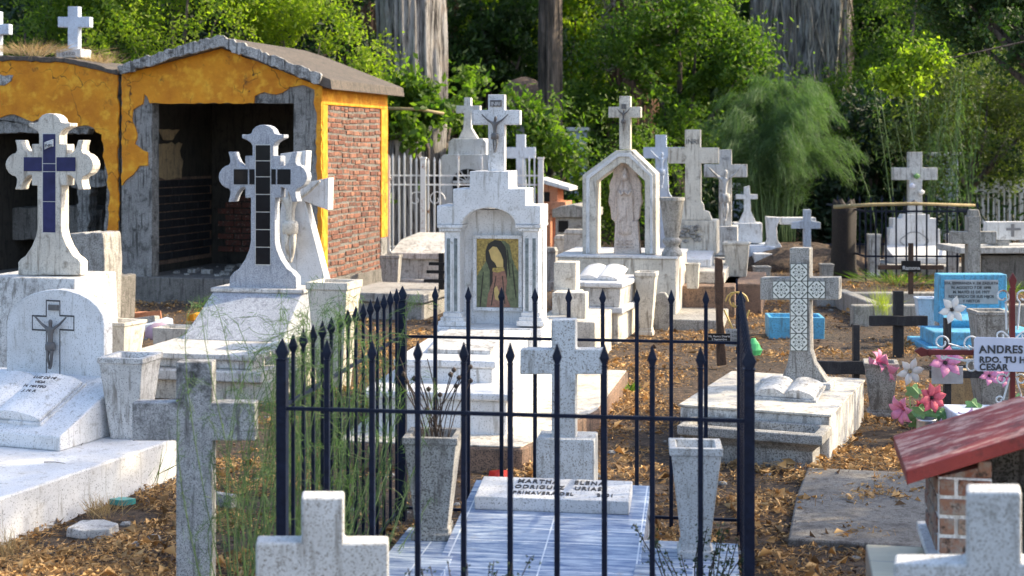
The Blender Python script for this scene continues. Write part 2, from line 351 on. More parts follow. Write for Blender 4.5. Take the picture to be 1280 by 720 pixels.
class Mon:
    def __init__(s, name, label, cat, px, Y, deg=8.3, group=None, z=0.0, solo=False, kind=None):
        s.Y = Y; s.X = (px - 640) / F * Y; s.c = math.cos(R(deg)); s.s = math.sin(R(deg)); s.deg = deg; s.z = z
        s.info = (label, cat, group, kind); s.name = name
        if not solo:
            s.root = bpy.data.objects.new(name, None); COL.objects.link(s.root); s.root.empty_display_size = 0.2
            s.place(s.root); tag(s.root, *s.info)
    def place(s, o): o.location = (s.X, s.Y, s.z); o.rotation_euler = (0, 0, -R(s.deg))
    def depth(s, px, ly=0):
        return s.Y - s.p(px, 0, ly)[0] * s.s + ly * s.c
    def p(s, px, py, ly=0):
        u = (px - 640) / F
        lx = (u * (s.Y + ly * s.c) - s.X - ly * s.s) / (s.c + u * s.s)
        D = s.Y - lx * s.s + ly * s.c
        return lx, EYE - (py - HZ) / F * D - s.z
    def mb(s): return MB(s)
def rough(pts, amp=2.0, step=7, seed=1, closed=True):
    q = random.Random(seed); out = []
    n = len(pts)
    for i in range(n if closed else n - 1):
        a, b = pts[i], pts[(i + 1) % n]
        if a[1] is None or b[1] is None: out.append(a); continue
        d = math.hypot(b[0] - a[0], b[1] - a[1]); k = max(1, int(d / step)); out.append(a)
        for j in range(1, k):
            t = j / k; out.append((a[0] + (b[0] - a[0]) * t + q.uniform(-amp, amp), a[1] + (b[1] - a[1]) * t + q.uniform(-amp, amp)))
    return out
def text(mon, s, x, y, z, size, mat='lettering', parent=None, name='lettering', align='CENTER', rx=90, ext=0.0015, rz=0, spacing=1.0, bold=0.0, wob=0.035):
    cu = bpy.data.curves.new(name, 'FONT'); cu.body = s; cu.size = size; cu.align_x = align; cu.extrude = ext; cu.space_character = spacing; cu.offset = bold
    t = bpy.data.objects.new(name, cu); COL.objects.link(t)
    dg = bpy.context.evaluated_depsgraph_get(); me = bpy.data.meshes.new_from_object(t.evaluated_get(dg))
    bpy.data.objects.remove(t); me.name = name
    me.materials.clear(); me.materials.append(MAT[mat])
    M = Matrix.Translation((x, y, z)) @ Matrix.Rotation(R(rz), 4, 'Z') @ Matrix.Rotation(R(rx), 4, 'X')
    me.transform(M)
    if wob:
        for v_ in me.vertices:
            p_ = v_.co; q_ = Vector((p_.x, p_.y * 0, p_.z)) / max(size, 1e-3)
            v_.co += Vector((noise.noise(q_ * 1.7 + Vector((0, 5, 0))), 0, noise.noise(q_ * 1.7 + Vector((9, 0, 0))))) * size * wob
    o = bpy.data.objects.new(name, me); COL.objects.link(o); o.parent = parent or mon.root
    return o
def cross_pts(x0, x1, t, b, ax0, ax1, at, ab):
    return [(x0, t), (x1, t), (x1, at), (ax1, at), (ax1, ab), (x1, ab), (x1, b), (x0, b), (x0, ab), (ax0, ab), (ax0, at), (x0, at)]
_fig = None
def figure_mesh():
    """a small sculpted crucified figure, unit height about 1, arms spread, built with the skin modifier"""
    global _fig
    if _fig: return _fig
    V = [((0, 0, .45), .075), ((0, 0, .58), .068), ((0, 0, .70), .085), ((0, 0, .79), .04), ((.03, -.03, .88), .062),
         ((.12, 0, .77), .042), ((.27, 0, .84), .034), ((.43, 0, .95), .024), ((.48, 0, .985), .022),
         ((-.12, 0, .77), .042), ((-.27, 0, .84), .034), ((-.43, 0, .95), .024), ((-.48, 0, .985), .022),
         ((.05, 0, .40), .062), ((.075, -.05, .24), .046), ((.03, 0, .07), .033), ((.015, -.04, .0), .025),
         ((-.05, 0, .40), .062), ((-.035, -.07, .24), .046), ((-.03, 0, .08), .033), ((-.015, -.05, .01), .025), ((.04, -.05, .93), .045)]
    E = [(0, 1), (1, 2), (2, 3), (3, 4), (2, 5), (5, 6), (6, 7), (7, 8), (2, 9), (9, 10), (10, 11), (11, 12), (0, 13), (13, 14), (14, 15), (15, 16), (0, 17), (17, 18), (18, 19), (19, 20), (4, 21)]
    me = bpy.data.meshes.new('figure'); me.from_pydata([v[0] for v in V], E, [])
    o = bpy.data.objects.new('figure', me); COL.objects.link(o)
    sk = o.modifiers.new('skin', 'SKIN')
    for i, v in enumerate(V):
        me.skin_vertices[0].data[i].radius = (v[1], v[1] * 0.8)
    me.skin_vertices[0].data[0].use_root = True
    ss = o.modifiers.new('sub', 'SUBSURF'); ss.levels = 2; ss.render_levels = 2
    dg = bpy.context.evaluated_depsgraph_get(); out = bpy.data.meshes.new_from_object(o.evaluated_get(dg)); bpy.data.objects.remove(o)
    out.shade_smooth(); out.name = 'crucified_figure'; _fig = out; return out
def figure(mon, px, pt, pb, y, mat, parent=None, wide=1.0):
    x, z1 = mon.p(px, pt, y); _, z0 = mon.p(px, pb, y); h = (z1 - z0)
    me = figure_mesh().copy(); me.materials.clear(); me.materials.append(MAT[mat])
    me.transform(Matrix.Translation((x, y - 0.10 * h * .5, z0)) @ Matrix.Diagonal((h * wide, h * .8, h, 1)))
    o = bpy.data.objects.new('crucified_figure', me); COL.objects.link(o); o.parent = parent or mon.root
    if h > 0.14:   # loincloth
        m = mon.mb(); cx = x
        m.lathe([(.062, .33), (.1, .36), (.1, .46), (.085, .50)], (0, 0, 0), 14, 1.0, .8)
        m.xf(Matrix.Translation((x, y - 0.05 * h, z0)) @ Matrix.Diagonal((h, h, h, 1)))
        m.build('loincloth', mat, o, 0, True)
    return o
def vase(name, label, px, Y, w, h, mat='concrete', deg=8, foot=True, group='tapered flower vases', z=0.0, flare=0.66, depth=1.0, rim=True):
    M = Mon(name, label, 'vase', px, Y, deg, group, z, solo=True); m = M.mb(); a = w / 2; bt = a * flare; t = 0.14 * a + .008
    rings = []
    if foot: rings += [(bt * 1.25, bt * 1.25 * depth, 0), (bt * 1.25, bt * 1.25 * depth, h * .06), (bt * 1.1, bt * 1.1 * depth, h * .075), (bt * 1.1, bt * 1.1 * depth, h * .11), (bt, bt * depth, h * .115)]
    else: rings += [(bt, bt * depth, 0)]
    if rim: rings += [(a * .97, a * .97 * depth, h * .93), (a * 1.04, a * 1.04 * depth, h * .935), (a * 1.04, a * 1.04 * depth, h)]
    else: rings += [(a, a * depth, h)]
    rings += [(a - t, (a - t) * depth, h), (a * .85 - t, (a * .85 - t) * depth, h * .86)]
    m.loft(rings); return M, m.build(name, mat, 'solo', 0.004)
def book(mon, x, y, z, w, d, t, tilt, mat, rz=0, name='open_book', cover=True):
    m = mon.mb(); n = 14; prof = []
    for i in range(n + 1):
        u = -1 + 2 * i / n; prof.append((u * w / 2, t * (0.55 + 0.75 * math.sin(math.pi * min(1, abs(u)) ** .75) - (.25 if abs(u) > .95 else 0))))
    prof2 = [(-w / 2, 0)] + prof + [(w / 2, 0)]
    m.poly([(a, b) for a, b in prof2], -d / 2, d / 2)
    if cover: m.b(-w / 2 - .012, w / 2 + .012, -d / 2 - .012, d / 2 + .012, -t * .5, -0.001)
    Mx = Matrix.Translation((x, y, z)) @ Matrix.Rotation(R(rz), 4, 'Z') @ Matrix.Rotation(R(tilt), 4, 'X')
    m.xf(Mx); o = m.build(name, mat, None, 0.002); return o, Mx
# ---------------------------------------------------------------- ground
def axis(lo, hi, fine0, fine1, step):
    a = list(np.arange(fine0, fine1 + 1e-6, step)); d = step; x = fine0
    while x > lo: d *= 1.5; x -= d; a.insert(0, max(x, lo))
    d = step; x = fine1
    while x < hi: d *= 1.5; x += d; a.append(min(x, hi))
    return a
def hgt(x, y):
    k = max(0.0, min(1.0, (22 - y) / 6))
    return (noise.noise(Vector((x * 1.3, y * 1.3, 0))) * 0.022 + noise.noise(Vector((x * 6, y * 6, 3))) * 0.010) * k - 0.006
xs = axis(-260, 260, -6, 6, 0.06); ys = axis(-60, 420, 3.4, 21, 0.07)
gv = [(x, y, hgt(x, y)) for y in ys for x in xs]; nx = len(xs)
gf = [(j * nx + i, j * nx + i + 1, (j + 1) * nx + i + 1, (j + 1) * nx + i) for j in range(len(ys) - 1) for i in range(nx - 1)]
gm = bpy.data.meshes.new('ground'); gm.from_pydata(gv, [], gf); gm.materials.append(MAT['soil']); gm.shade_smooth()
ground = bpy.data.objects.new('ground', gm); COL.objects.link(ground); tag(ground, 'bare brown cemetery earth under dry leaf litter', 'ground', kind='structure')

# ---------------------------------------------------------------- yellow mausoleum with gable
M = Mon('mausoleum', 'orange plastered mausoleum with grey gable roof, open dark doorway and exposed brick side wall', 'mausoleum', 402, 14.7, 15.8)
LEN = 1.9; xl = M.p(152, 300)[0]
wall = [(152, 92), (275, 60), (402, 108), (402, None), (367, None), (367, 129), (190, 129), (190, None), (152, None)]
wo = M.mb().ppoly(rough(wall, 0.5, 14, 3), 0.014, 0.16).build('front_wall', 'bare_plaster', None, 0)
sk = [(152, 92), (275, 60), (402, 108), (402, 318), (399, 345), (397, 300), (396, 240), (395, 165), (396, 142), (392, 128), (393, 112), (384, 108), (378, 106), (362, 109), (352, 116), (345, 118), (330, 115), (318, 120), (317, 129), (187, 129), (184, 121), (180, 117), (178, 130), (166, 137), (165, 152), (171, 168), (168, 180), (178, 188), (184, 190), (184, 207), (174, 207), (166, 218), (156, 226), (152, 232)]
M.mb().ppoly(rough(sk, 0.9, 6, 4), -0.006, 0.02).build('yellow_plaster_face', 'yellow_plaster', wo, 0)
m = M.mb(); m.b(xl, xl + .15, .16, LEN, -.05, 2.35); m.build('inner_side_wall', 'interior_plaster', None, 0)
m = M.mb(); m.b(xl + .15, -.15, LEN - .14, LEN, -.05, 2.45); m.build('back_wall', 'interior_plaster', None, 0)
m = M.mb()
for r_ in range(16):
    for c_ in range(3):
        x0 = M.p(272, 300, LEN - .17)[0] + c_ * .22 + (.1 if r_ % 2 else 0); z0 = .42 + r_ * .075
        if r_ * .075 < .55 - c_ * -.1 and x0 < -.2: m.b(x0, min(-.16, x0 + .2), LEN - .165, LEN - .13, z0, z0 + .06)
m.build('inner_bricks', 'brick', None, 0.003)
def leftwall(pts, t=.008):
    xw = xl + .15; return [[(xw + d_, y, z) for y, z in pts] for d_ in (-.01, t)]
m = M.mb(); m.hull(leftwall(rough([(.45, 1.31), (1.02, 1.30), (1.06, 1.50), (.98, 1.62), (1.04, 1.70), (.72, 1.70), (.44, 1.68)], .02, .07, 8))); m.build('pale_patch', 'pale_yellow_plaster', None, 0)
m = M.mb(); m.hull(leftwall(rough([(.62, 1.74), (.82, 1.74), (.98, 1.86), (.5, 1.86)], .01, .07, 9))); m.build('pale_patch', 'pale_yellow_plaster', None, 0)
m = M.mb()
for r_ in range(10):
    for c_ in range(5):
        y0 = .2 + c_ * .3 + (.15 if r_ % 2 else 0)
        if y0 < 1.6: m.b(xl + .14, xl + .165, y0, min(1.74, y0 + .285), .4 + r_ * .09, .4 + r_ * .09 + .078)
m.build('blackened_bricks', 'black_wood', None, .004)
m = M.mb(); m.b(xl + .14, xl + .155, .18, 1.74, .35, 1.32); m.build('mortar_bed', 'concrete_brown', None, 0)
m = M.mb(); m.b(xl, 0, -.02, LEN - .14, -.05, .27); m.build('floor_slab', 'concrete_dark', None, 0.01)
m = M.mb()
q = random.Random(5)
for k in range(60):
    x = q.uniform(xl + .35, -.3); y = q.uniform(.2, 1.4); s_ = q.uniform(.02, .07); m.b(x, x + s_ * 1.6, y, y + s_, .27, .27 + s_ * q.uniform(.3, .8))
m.build('rubble', 'concrete', None, 0.003)['kind'] = 'stuff'
# side wall: yellow frame with brick infill facing +x
m = M.mb(); m.b(-.15, -.014, .16, LEN, -.05, 2.25); m.build('side_wall_core', 'concrete_dark', None, 0)
zt = 2.10; wy = M.mb()
wy.b(-.15, .008, .02, .15, .3, zt); wy.b(-.15, .008, .02, LEN, zt, 2.27); wy.b(-.15, .008, LEN - .2, LEN + .01, .62, zt); wy.build('yellow_frame', 'yellow_plaster', None, 0.008)
m = M.mb(); m.b(-.15, .004, .02, .15, -.05, .3); m.b(-.15, .004, LEN - .2, LEN + .005, -.05, .62); m.build('bare_frame_base', 'bare_plaster', None, 0.01)
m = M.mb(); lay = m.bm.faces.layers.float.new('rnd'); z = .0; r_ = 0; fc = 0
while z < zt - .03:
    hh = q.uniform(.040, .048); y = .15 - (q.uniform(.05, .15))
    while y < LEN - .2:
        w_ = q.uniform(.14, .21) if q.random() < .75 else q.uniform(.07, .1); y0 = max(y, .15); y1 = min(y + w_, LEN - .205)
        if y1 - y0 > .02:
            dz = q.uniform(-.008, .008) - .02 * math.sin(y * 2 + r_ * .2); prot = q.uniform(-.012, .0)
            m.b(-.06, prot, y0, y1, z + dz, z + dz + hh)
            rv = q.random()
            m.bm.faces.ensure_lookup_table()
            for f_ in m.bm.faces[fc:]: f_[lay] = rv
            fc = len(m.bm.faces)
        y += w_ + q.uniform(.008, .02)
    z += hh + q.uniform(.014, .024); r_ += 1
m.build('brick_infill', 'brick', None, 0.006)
# roof
prof = [(146, 84), (180, 73), (230, 58), (275, 46), (300, 54), (340, 70), (380, 86), (413, 99), (415, 112), (400, 107), (275, 59), (150, 92)]
ro = M.mb().ppoly(prof, -.10, LEN + .16).build('roof', 'roof_cement', None, 0.01)
M.mb().ppoly(rough([(146, 83), (180, 71), (230, 56), (275, 44), (300, 53), (340, 69), (380, 84), (402, 93), (398, 105), (370, 95), (330, 79), (275, 58), (230, 69), (150, 93)], 1.7, 4, 9), -.13, -.095).build('rake_edge', 'roof_edge', ro, 0.006)

# ---------------------------------------------------------------- left crypt
M = Mon('crypt', 'orange plastered flat-roofed crypt at the left edge with wide dark ruined opening', 'crypt', 148, 15.35, 15.8)
wall = [(-80, 74), (20, 73), (80, 76), (120, 84), (147, 92), (147, None), (131, None), (130, 300), (133, 240), (129, 165), (110, 160), (70, 158), (40, 156), (0, 150), (-80, 150)]
wo = M.mb().ppoly(rough(wall, 1.2, 8, 5), 0.014, .2).build('front_wall', 'bare_plaster', None, 0)
sk = [(-80, 74), (20, 73), (80, 76), (120, 84), (147, 92), (147, 322), (142, 328), (136, 318), (135, 280), (137, 240), (130, 200), (127, 168), (110, 157), (85, 160), (60, 148), (40, 152), (18, 143), (0, 147), (-80, 146)]
M.mb().ppoly(rough(sk, 1.6, 6, 6), -.006, .02).build('yellow_plaster_face', 'yellow_plaster', wo, 0)
M.mb().ppoly(rough([(-6, 92), (5, 95), (16, 94), (14, 101), (5, 107), (-6, 106)], 1, 4, 7), -.014, 0).build('bare_patch', 'roof_edge', wo, 0)
x0 = M.p(-80, 200)[0]
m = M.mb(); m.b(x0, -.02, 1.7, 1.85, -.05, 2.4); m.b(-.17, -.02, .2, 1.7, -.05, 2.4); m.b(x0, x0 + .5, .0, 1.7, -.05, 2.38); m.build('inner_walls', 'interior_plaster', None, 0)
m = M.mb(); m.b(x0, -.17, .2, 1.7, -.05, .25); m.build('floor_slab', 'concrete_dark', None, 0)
m = M.mb(); m.ppoly(rough([(-80, 68), (20, 70), (80, 72), (120, 80), (140, 87), (147, 86), (147, 94), (138, 92), (120, 87), (80, 78), (20, 76), (-80, 76)], 1, 6, 12), -.03, 1.9); m.build('roof_slab', 'roof_cement', None, 0.01)
m = M.mb(); m.ppoly(rough([(88, 214), (132, 213), (134, 232), (112, 234), (110, 300), (98, 300), (96, 236), (88, 234)], 2.0, 5, 13), .45, .62); m.build('broken_concrete_frame', 'bare_plaster', None, 0.01)
m = M.mb(); m.ppoly(rough([(-60, 262), (95, 258), (128, 262), (128, 300), (-60, 300)], 1.5, 8, 14), .7, 1.2); m.build('inner_ledge', 'concrete_dark', None, 0.01)
m = M.mb(); m.ppoly(rough([(-60, 148), (40, 154), (80, 158), (112, 160), (108, 168), (60, 166), (-60, 167)], 1.2, 5, 15), .03, .16); m.build('exposed_lintel', 'bare_plaster', None, 0.005)
z_crypt = M.p(60, 74, .3)[1]
def roofcross(px, label, pt, ax0, ax1, at, ab, x0, x1, pb, base=None):
    C = Mon('roof_cross', label, 'cross', px, 15.9, 12, 'crosses on the crypt roof')
    C.mb().ppoly(cross_pts(x0, x1, pt, pb, ax0, ax1, at, ab), 0, .08).build('cross', 'bluewhite_paint', None, .006)
    if base:
        C.mb().box(*base, -.08, .16).build('base_block', 'white_paint', None, .008)
        text(C, 'Q.E.P.D.', C.p(86, 68, -.08)[0], -.083, C.p(86, 69, -.08)[1], .05, 'lettering_grey')
    return C
roofcross(92, 'white cross standing on lettered white block on crypt roof', 8, 72, 112, 21, 34, 84.5, 97.5, 64, (70, 101, 61, 72))
roofcross(-4, 'white cross on crypt roof cut by the left edge of the photo', 14, -22, 11, 30, 43, -12, -1, 74)

# ---------------------------------------------------------------- ornate tile crosses
def ornate_px(cx, cy, k, stem_h, flare):
    arm = [(23, 13), (27, 14), (31, 18), (34, 24), (36, 31), (43, 31), (41, 24), (40.5, 18), (42.5, 14.5), (46.5, 13.5), (51, 10), (54, 5), (55, 0)]
    arm = arm + [(u, -v) for u, v in arm[-2::-1]]       # v from +14 to -14
    tarm = [(27, 13), (38, 13), (42, 15), (45.5, 20), (48, 26), (52.5, 26), (52, 20), (53.5, 14.5), (58, 13), (62, 9), (64, 4), (64.5, 0)]
    tarm = tarm + [(u, -v) for u, v in tarm[-2::-1]]
    P = []
    P += [(u, -v) for u, v in arm]                       # right arm, from upper to lower
    P += [(22, 13), (22, 26), (15, 26)] + flare
    P += [(-x, y) for x, y in flare[::-1]] + [(-15, 26), (-22, 26), (-22, 13)]
    P += [(-u, v) for u, v in arm]                       # left arm, from lower to upper
    P += [(-22, -13), (-22, -26), (-13, -26)]
    P += [(-v, -u) for u, v in tarm]
    P += [(13, -26), (22, -26), (22, -13)]
    return [(cx + x * k, cy + y * k) for x, y in P]
fl = [(15, 80), (17, 90), (22, 102), (30, 114), (36, 118), (39, 122), (39, 138)]
M = Mon('tomb', 'white tomb with ornate cross inlaid with navy blue tiles, at the far left', 'tomb', 61, 9.3, 12)
M.mb().ppoly(ornate_px(61.5, 206, 1.0, 0, fl), 0, .10).build('cross', 'marble_cream', None, .006)
def inlay(M, mat, vx0, vx1, rows, hy0, hy1, cols, y=-.004):
    m = M.mb()
    for a, b_ in zip(rows, rows[1:]): m.box(vx0, vx1, a + .5, b_ - .5, y, .01)
    for a, b_ in cols: m.box(a, b_, hy0, hy1, y, .01)
    o = m.build('tile_inlay', mat, None, .0015); M.mb().box(vx0 - .6, vx1 + .6, rows[0] - .6, rows[-1] + .6, y + .003, .012).build('grout', 'grout_white', o, 0); return o
inlay(M, 'navy_tile', 53.5, 69, (167, 204.5, 214.5, 252, 291), 196.5, 214, ((29.5, 52), (70.5, 94)))
m = M.mb(); m.ppoly([(55, 178), (60, 176), (66, 174), (66, 183), (61, 184), (55, 187)], -.012, -.003); sc_ = m.build('inri_scroll', 'white_paint', None, .001)
text(M, 'INRI', M.p(60.5, 183, -.013)[0], -.013, M.p(60, 183.5, -.013)[1], .028, 'lettering', sc_)
zb = M.p(61, 345, 0)[1]
m = M.mb(); m.hull([[(-.52, -.32, -.05), (.30, -.32, -.05), (.30, .42, -.05), (-.52, .42, -.05)], [(-.42, -.12, zb), (.26, -.12, zb), (.26, .42, zb), (-.42, .42, zb)]]); m.build('pedestal', 'marble_old', None, .01)
m = M.mb(); m.b(-1.2, -.55, -.3, .4, -.05, .5); m.build('side_step', 'marble_old', None, .01)

M = Mon('tomb', 'speckled grey tomb with ornate cross inlaid with black tiles, in front of the mausoleum doorway', 'tomb', 328, 10.4, 12)
M.mb().ppoly(ornate_px(328.5, 221, 1.01, 0, fl[:-1] + [(41, 124), (42, 143)]), 0, .10).build('cross', 'terrazzo_blue', None, .006)
inlay(M, 'black_tile', 319.5, 337.5, (181, 201, 221, 243, 265, 287, 309, 331), 211.5, 230.5, ((292, 309.5), (311.5, 318), (339, 344.5), (346.5, 363)))
zb = M.p(328, 365)[1]
m = M.mb(); m.hull([[(-.42, -.46, .3), (.33, -.46, .3), (.33, .25, .3), (-.42, .25, .3)], [(-.36, -.06, zb), (.33, -.06, zb), (.33, .25, zb), (-.36, .25, zb)]]); m.build('sloped_pedestal', 'terrazzo_blue', None, .008)
m = M.mb(); m.b(-.38, .35, -.075, .27, zb, zb + .03); m.build('top_ledge', 'marble_old', None, .008)
m = M.mb(); m.b(-.5, .40, -1.1, .3, .26, .30); m.b(-.46, .36, -1.06, .3, .2, .26); m.b(-.55, .45, -1.15, .35, .13, .2); m.build('stepped_slab', 'marble_old', None, .01)
m = M.mb(); m.b(-.5, .5, -1.1, .35, -.05, .13); m.build('base', 'marble_cream', None, .01)
m = M.mb(); m.hull([[(-.1 + .16 * math.cos(a) , -.28 + .0 * math.sin(a), .42) for a in (0, 1)]], False) if False else None
m.b(.30, .34, -1.02, .2, .302, .315) if m else None
m and m.build('edge_trim', 'marble', None, .002)
vase('stone_planter', 'large tapered cream planter to the right of the black tile cross tomb', 418, 9.75, .29, .74, 'marble_cream', 14, False, None, flare=.6)

# ---------------------------------------------------------------- leaning sculpted cross behind
M = Mon('sculpted_cross', 'white flared cross with a carved figure, behind the black tile cross', 'cross', 378, 11.7, 14)
M.mb().ppoly([(350, 192), (383, 188), (382, 206), (380, 229), (411, 222), (410, 263), (381, 252), (408, 356), (338, 358), (352, 250), (332, 262), (332, 226), (352, 231)], 0, .12).build('cross', 'marble', None, .006)
figure(M, 365, 224, 328, -.03, 'marble_cream', None, .8)
m = M.mb(); m.box(336, 412, 357, 372, -.06, .25); m.b(-.3, .28, -.1, .3, -.05, M.p(378, 371)[1]); m.build('base', 'marble_cream', None, .01)

# ---------------------------------------------------------------- arched headstone with book, white slab
M = Mon('grave', 'white grave with rounded headstone, bronze crucifix and open stone book on long white slab', 'grave', 70, 7.4, 20)
S0 = Mon('x', 'x', 'x', 262, 7.4, 20, solo=True)
# slab corner in M's own frame
def rel(M, S, x, y):
    X = S.X + x * S.c + y * S.s; Y = S.Y - x * S.s + y * S.c; dx, dy = X - M.X, Y - M.Y
    return dx * M.c - dy * M.s, dx * M.s + dy * M.c
ex, ey = rel(M, S0, 0, 0)
m = M.mb(); m.b(ex - 1.6, ex, ey - 3.2, ey, -.05, .2); m.build('white_slab', 'marble', None, .01)
m = M.mb(); m.b(-.9, -.02, -1.3, -.78, .2, .228); m.build('name_plate', 'marble_old', None, .004)
pts = [(8, 489), (8, 410)]
for k in range(13):
    a = math.pi - math.pi * k / 12; pts.append((69 + 61 * math.cos(a), 405 - 43 * math.sin(a)))
pts += [(130, 489)]
hs = M.mb().ppoly(pts, 0, .075).build('headstone', 'marble', None, .006)
m = M.mb(); cp = cross_pts(57.5, 74.5, 376, 474, 40, 92, 395, 412.5)
loc = [M.p(a, b_, -.003) for a, b_ in cp]
for (a, c_), (a2, c2) in zip(loc, loc[1:] + loc[:1]):
    e = .0022; m.b(min(a, a2) - e, max(a, a2) + e, -.002, .01, min(c_, c2) - e, max(c_, c2) + e)
m.build('incised_cross', 'lettering', hs, 0)
figure(M, 65, 394, 461, -.012, 'bronze', hs, .75)
m = M.mb(); m.box(60, 72, 381, 388, -.01, .005); tt = m.build('inri_plate', 'bronze', hs, .001)
desk = M.mb().side([(-.5, .2), (-.5, .27), (0, .475), (.09, .475), (.09, .2)], -.45, .41).build('desk', 'marble', None, .008)
bk, Mx = book(M, -.045, -.26, .385, .56, .36, .040, 22, 'marble')
for i, s_ in enumerate(('LUZ DE MI', 'VIDA', 'M. MATEO', 'J. M. R.')):
    o = text(M, s_, 0, 0, 0, .029, 'lettering', bk, rx=0); o.data.transform(Mx @ Matrix.Translation((.13, .09 - i * .042, .073)))
# paper and twig on top of the headstone
m = M.mb()
for k in range(7):
    x = M.p(40 + k * 2.5, 360)[0]; z = M.p(42, 372)[1]; m.b(x, x + .03, 0 + .004 * k, .05, z, z + .03 + .02 * math.sin(k))
tuft_twigs = [(-.2, -1.0, 12), (-.5, -1.3, -30), (-.35, -.6, 70)]
for i, (a, b_, rz) in enumerate(tuft_twigs):
    X = S0.X + a * S0.c + b_ * S0.s; Y = S0.Y - a * S0.s + b_ * S0.c
    T = Mon('twig', ('dry twig nearest the outer edge of the long white slab', 'dry twig lying beside the name plate on the long white slab', 'dry twig closest to the stone book desk on the long white slab')[i], 'twig', 640 + X / Y * F, Y, rz, 'dry twigs on the white slab', .203, solo=True)
    T.mb().tube([(-.05, 0, .003), (0, .008, .004), (.06, -.004, .003)], .0026, 5, .0012).build('twig', 'dry_stem', 'solo', 0)
V, _ = vase('vase', 'white tapered vase between the rounded headstone and the tall speckled cross', 163, 7.15, .235, .41, 'marble_old', 10, False, flare=.62, z=.2)
V, _ = vase('vase', 'squat grey tapered vase behind the rounded headstone', 151, 9.4, .235, .33, 'marble_cream', 22, False, flare=.7, z=.18)
m = Mon('plinth', 'low grey plinth under the squat vase behind the rounded headstone', 'plinth', 151, 9.4, 14, solo=True); q_ = m.mb(); q_.b(-.5, .16, -.2, .3, -.05, .18); q_.build('plinth', 'marble_old', 'solo', .01)
M = Mon('planter_box', 'low cream stone box on the ground left of the black tile cross tomb', 'planter', 224, 11.4, 14, solo=True); q_ = M.mb()
q_.loft([(.16, .12, -.05), (.17, .13, .22), (.14, .10, .22), (.13, .09, .15)]); q_.build('planter_box', 'marble_cream', 'solo', .006)
M = Mon('concrete_block', 'dark mossy concrete block in front of the crypt pillar', 'block', 128, 13.0, 14, solo=True); M.mb().ppoly(rough([(112, 345), (150, 346), (148, None), (112, None)], 1.5, 6, 3), 0, .3).build('concrete_block', 'concrete_dark', 'solo', .01)
M = Mon('rubble_block', 'pale broken concrete block behind the navy tile cross', 'block', 105, 12.2, 14, solo=True); M.mb().ppoly(rough([(84, 292), (128, 291), (131, 325), (128, None), (84, None)], 1.2, 6, 3), 0, .3).build('rubble_block', 'concrete', 'solo', .01)
# pillar base roots of plaster beside the doorway are part of walls; debris in front
q = random.Random(11)
for i, (px, Y, l, w_, h_, rz, mt, lab) in enumerate([(155, 12.9, .75, .16, .05, 20, 'concrete', 'grey broken board lying in front of the crypt'), (186, 12.7, .42, .18, .05, -25, 'bluewhite_paint', 'white crumpled board fragment lying on the debris'), (172, 13.3, .5, .08, .06, 10, 'orange_stucco', 'orange plaster fragment leaning on the debris'), (245, 13.4, .16, .1, .05, 5, 'yellow_plaster', 'small yellow plaster chunk before the mausoleum step')]):
    M = Mon('debris_piece', lab, 'debris', px, Y, rz, 'debris before the mausoleum', .03, solo=True)
    p_ = [(-l / 2, -w_ / 2), (0, -w_ * .7), (l / 2, -w_ / 3), (l * .45, w_ / 2), (0, w_ * .4), (-l / 2, w_ / 2)]
    m = M.mb(); m.hull([[(x, y, 0 + .1 * x) for x, y in p_], [(x * .96, y, h_ + .12 * x + q.uniform(0, .03)) for x, y in p_]]); m.build('debris_piece', mt, 'solo', .006)
M = Mon('cloth_bundle', 'faded lilac cloth bundle on the ground left of the cream box', 'cloth', 200, 12.3, 0, solo=True); m = M.mb()
m.hull([[(math.cos(a) * r_ * (1 + .12 * math.sin(3 * a + z_ * 30)), math.sin(a) * r_ * .6, z_) for a in [2 * math.pi * k / 18 for k in range(18)]] for r_, z_ in ((.13, -.02), (.14, .05), (.11, .1), (.05, .135), (.01, .14))]); m.build('cloth_bundle', 'cloth_lilac', 'solo', 0, True)

# ---------------------------------------------------------------- foreground crosses
M = Mon('cross', 'tall weathered black-speckled terrazzo cross in the left foreground', 'cross', 243, 5.0, -1, 'terrazzo crosses in the foreground', solo=True)
M.mb().ppoly(cross_pts(220, 265.5, 452.5, None, 165, 319, 503.5, 551), 0, .07).build('cross', 'terrazzo', 'solo', .004)
M = Mon('cross', 'short pale terrazzo cross at the bottom, standing before the iron fence', 'cross', 403, 3.9, -6, 'terrazzo crosses in the foreground', solo=True)
M.mb().ppoly(cross_pts(376.5, 430, 622, None, 319.5, 486, 679, 735), 0, .08).build('cross', 'terrazzo_light', 'solo', .006)
M = Mon('cross', 'pale terrazzo cross in the bottom right corner, before the red-roofed niche', 'cross', 1243, 3.3, 17, 'terrazzo crosses in the foreground', solo=True)
M.mb().ppoly(cross_pts(1208, 1277, 615, None, 1117, 1368, 705, 780), 0, .09).build('cross', 'terrazzo_light', 'solo', .007)

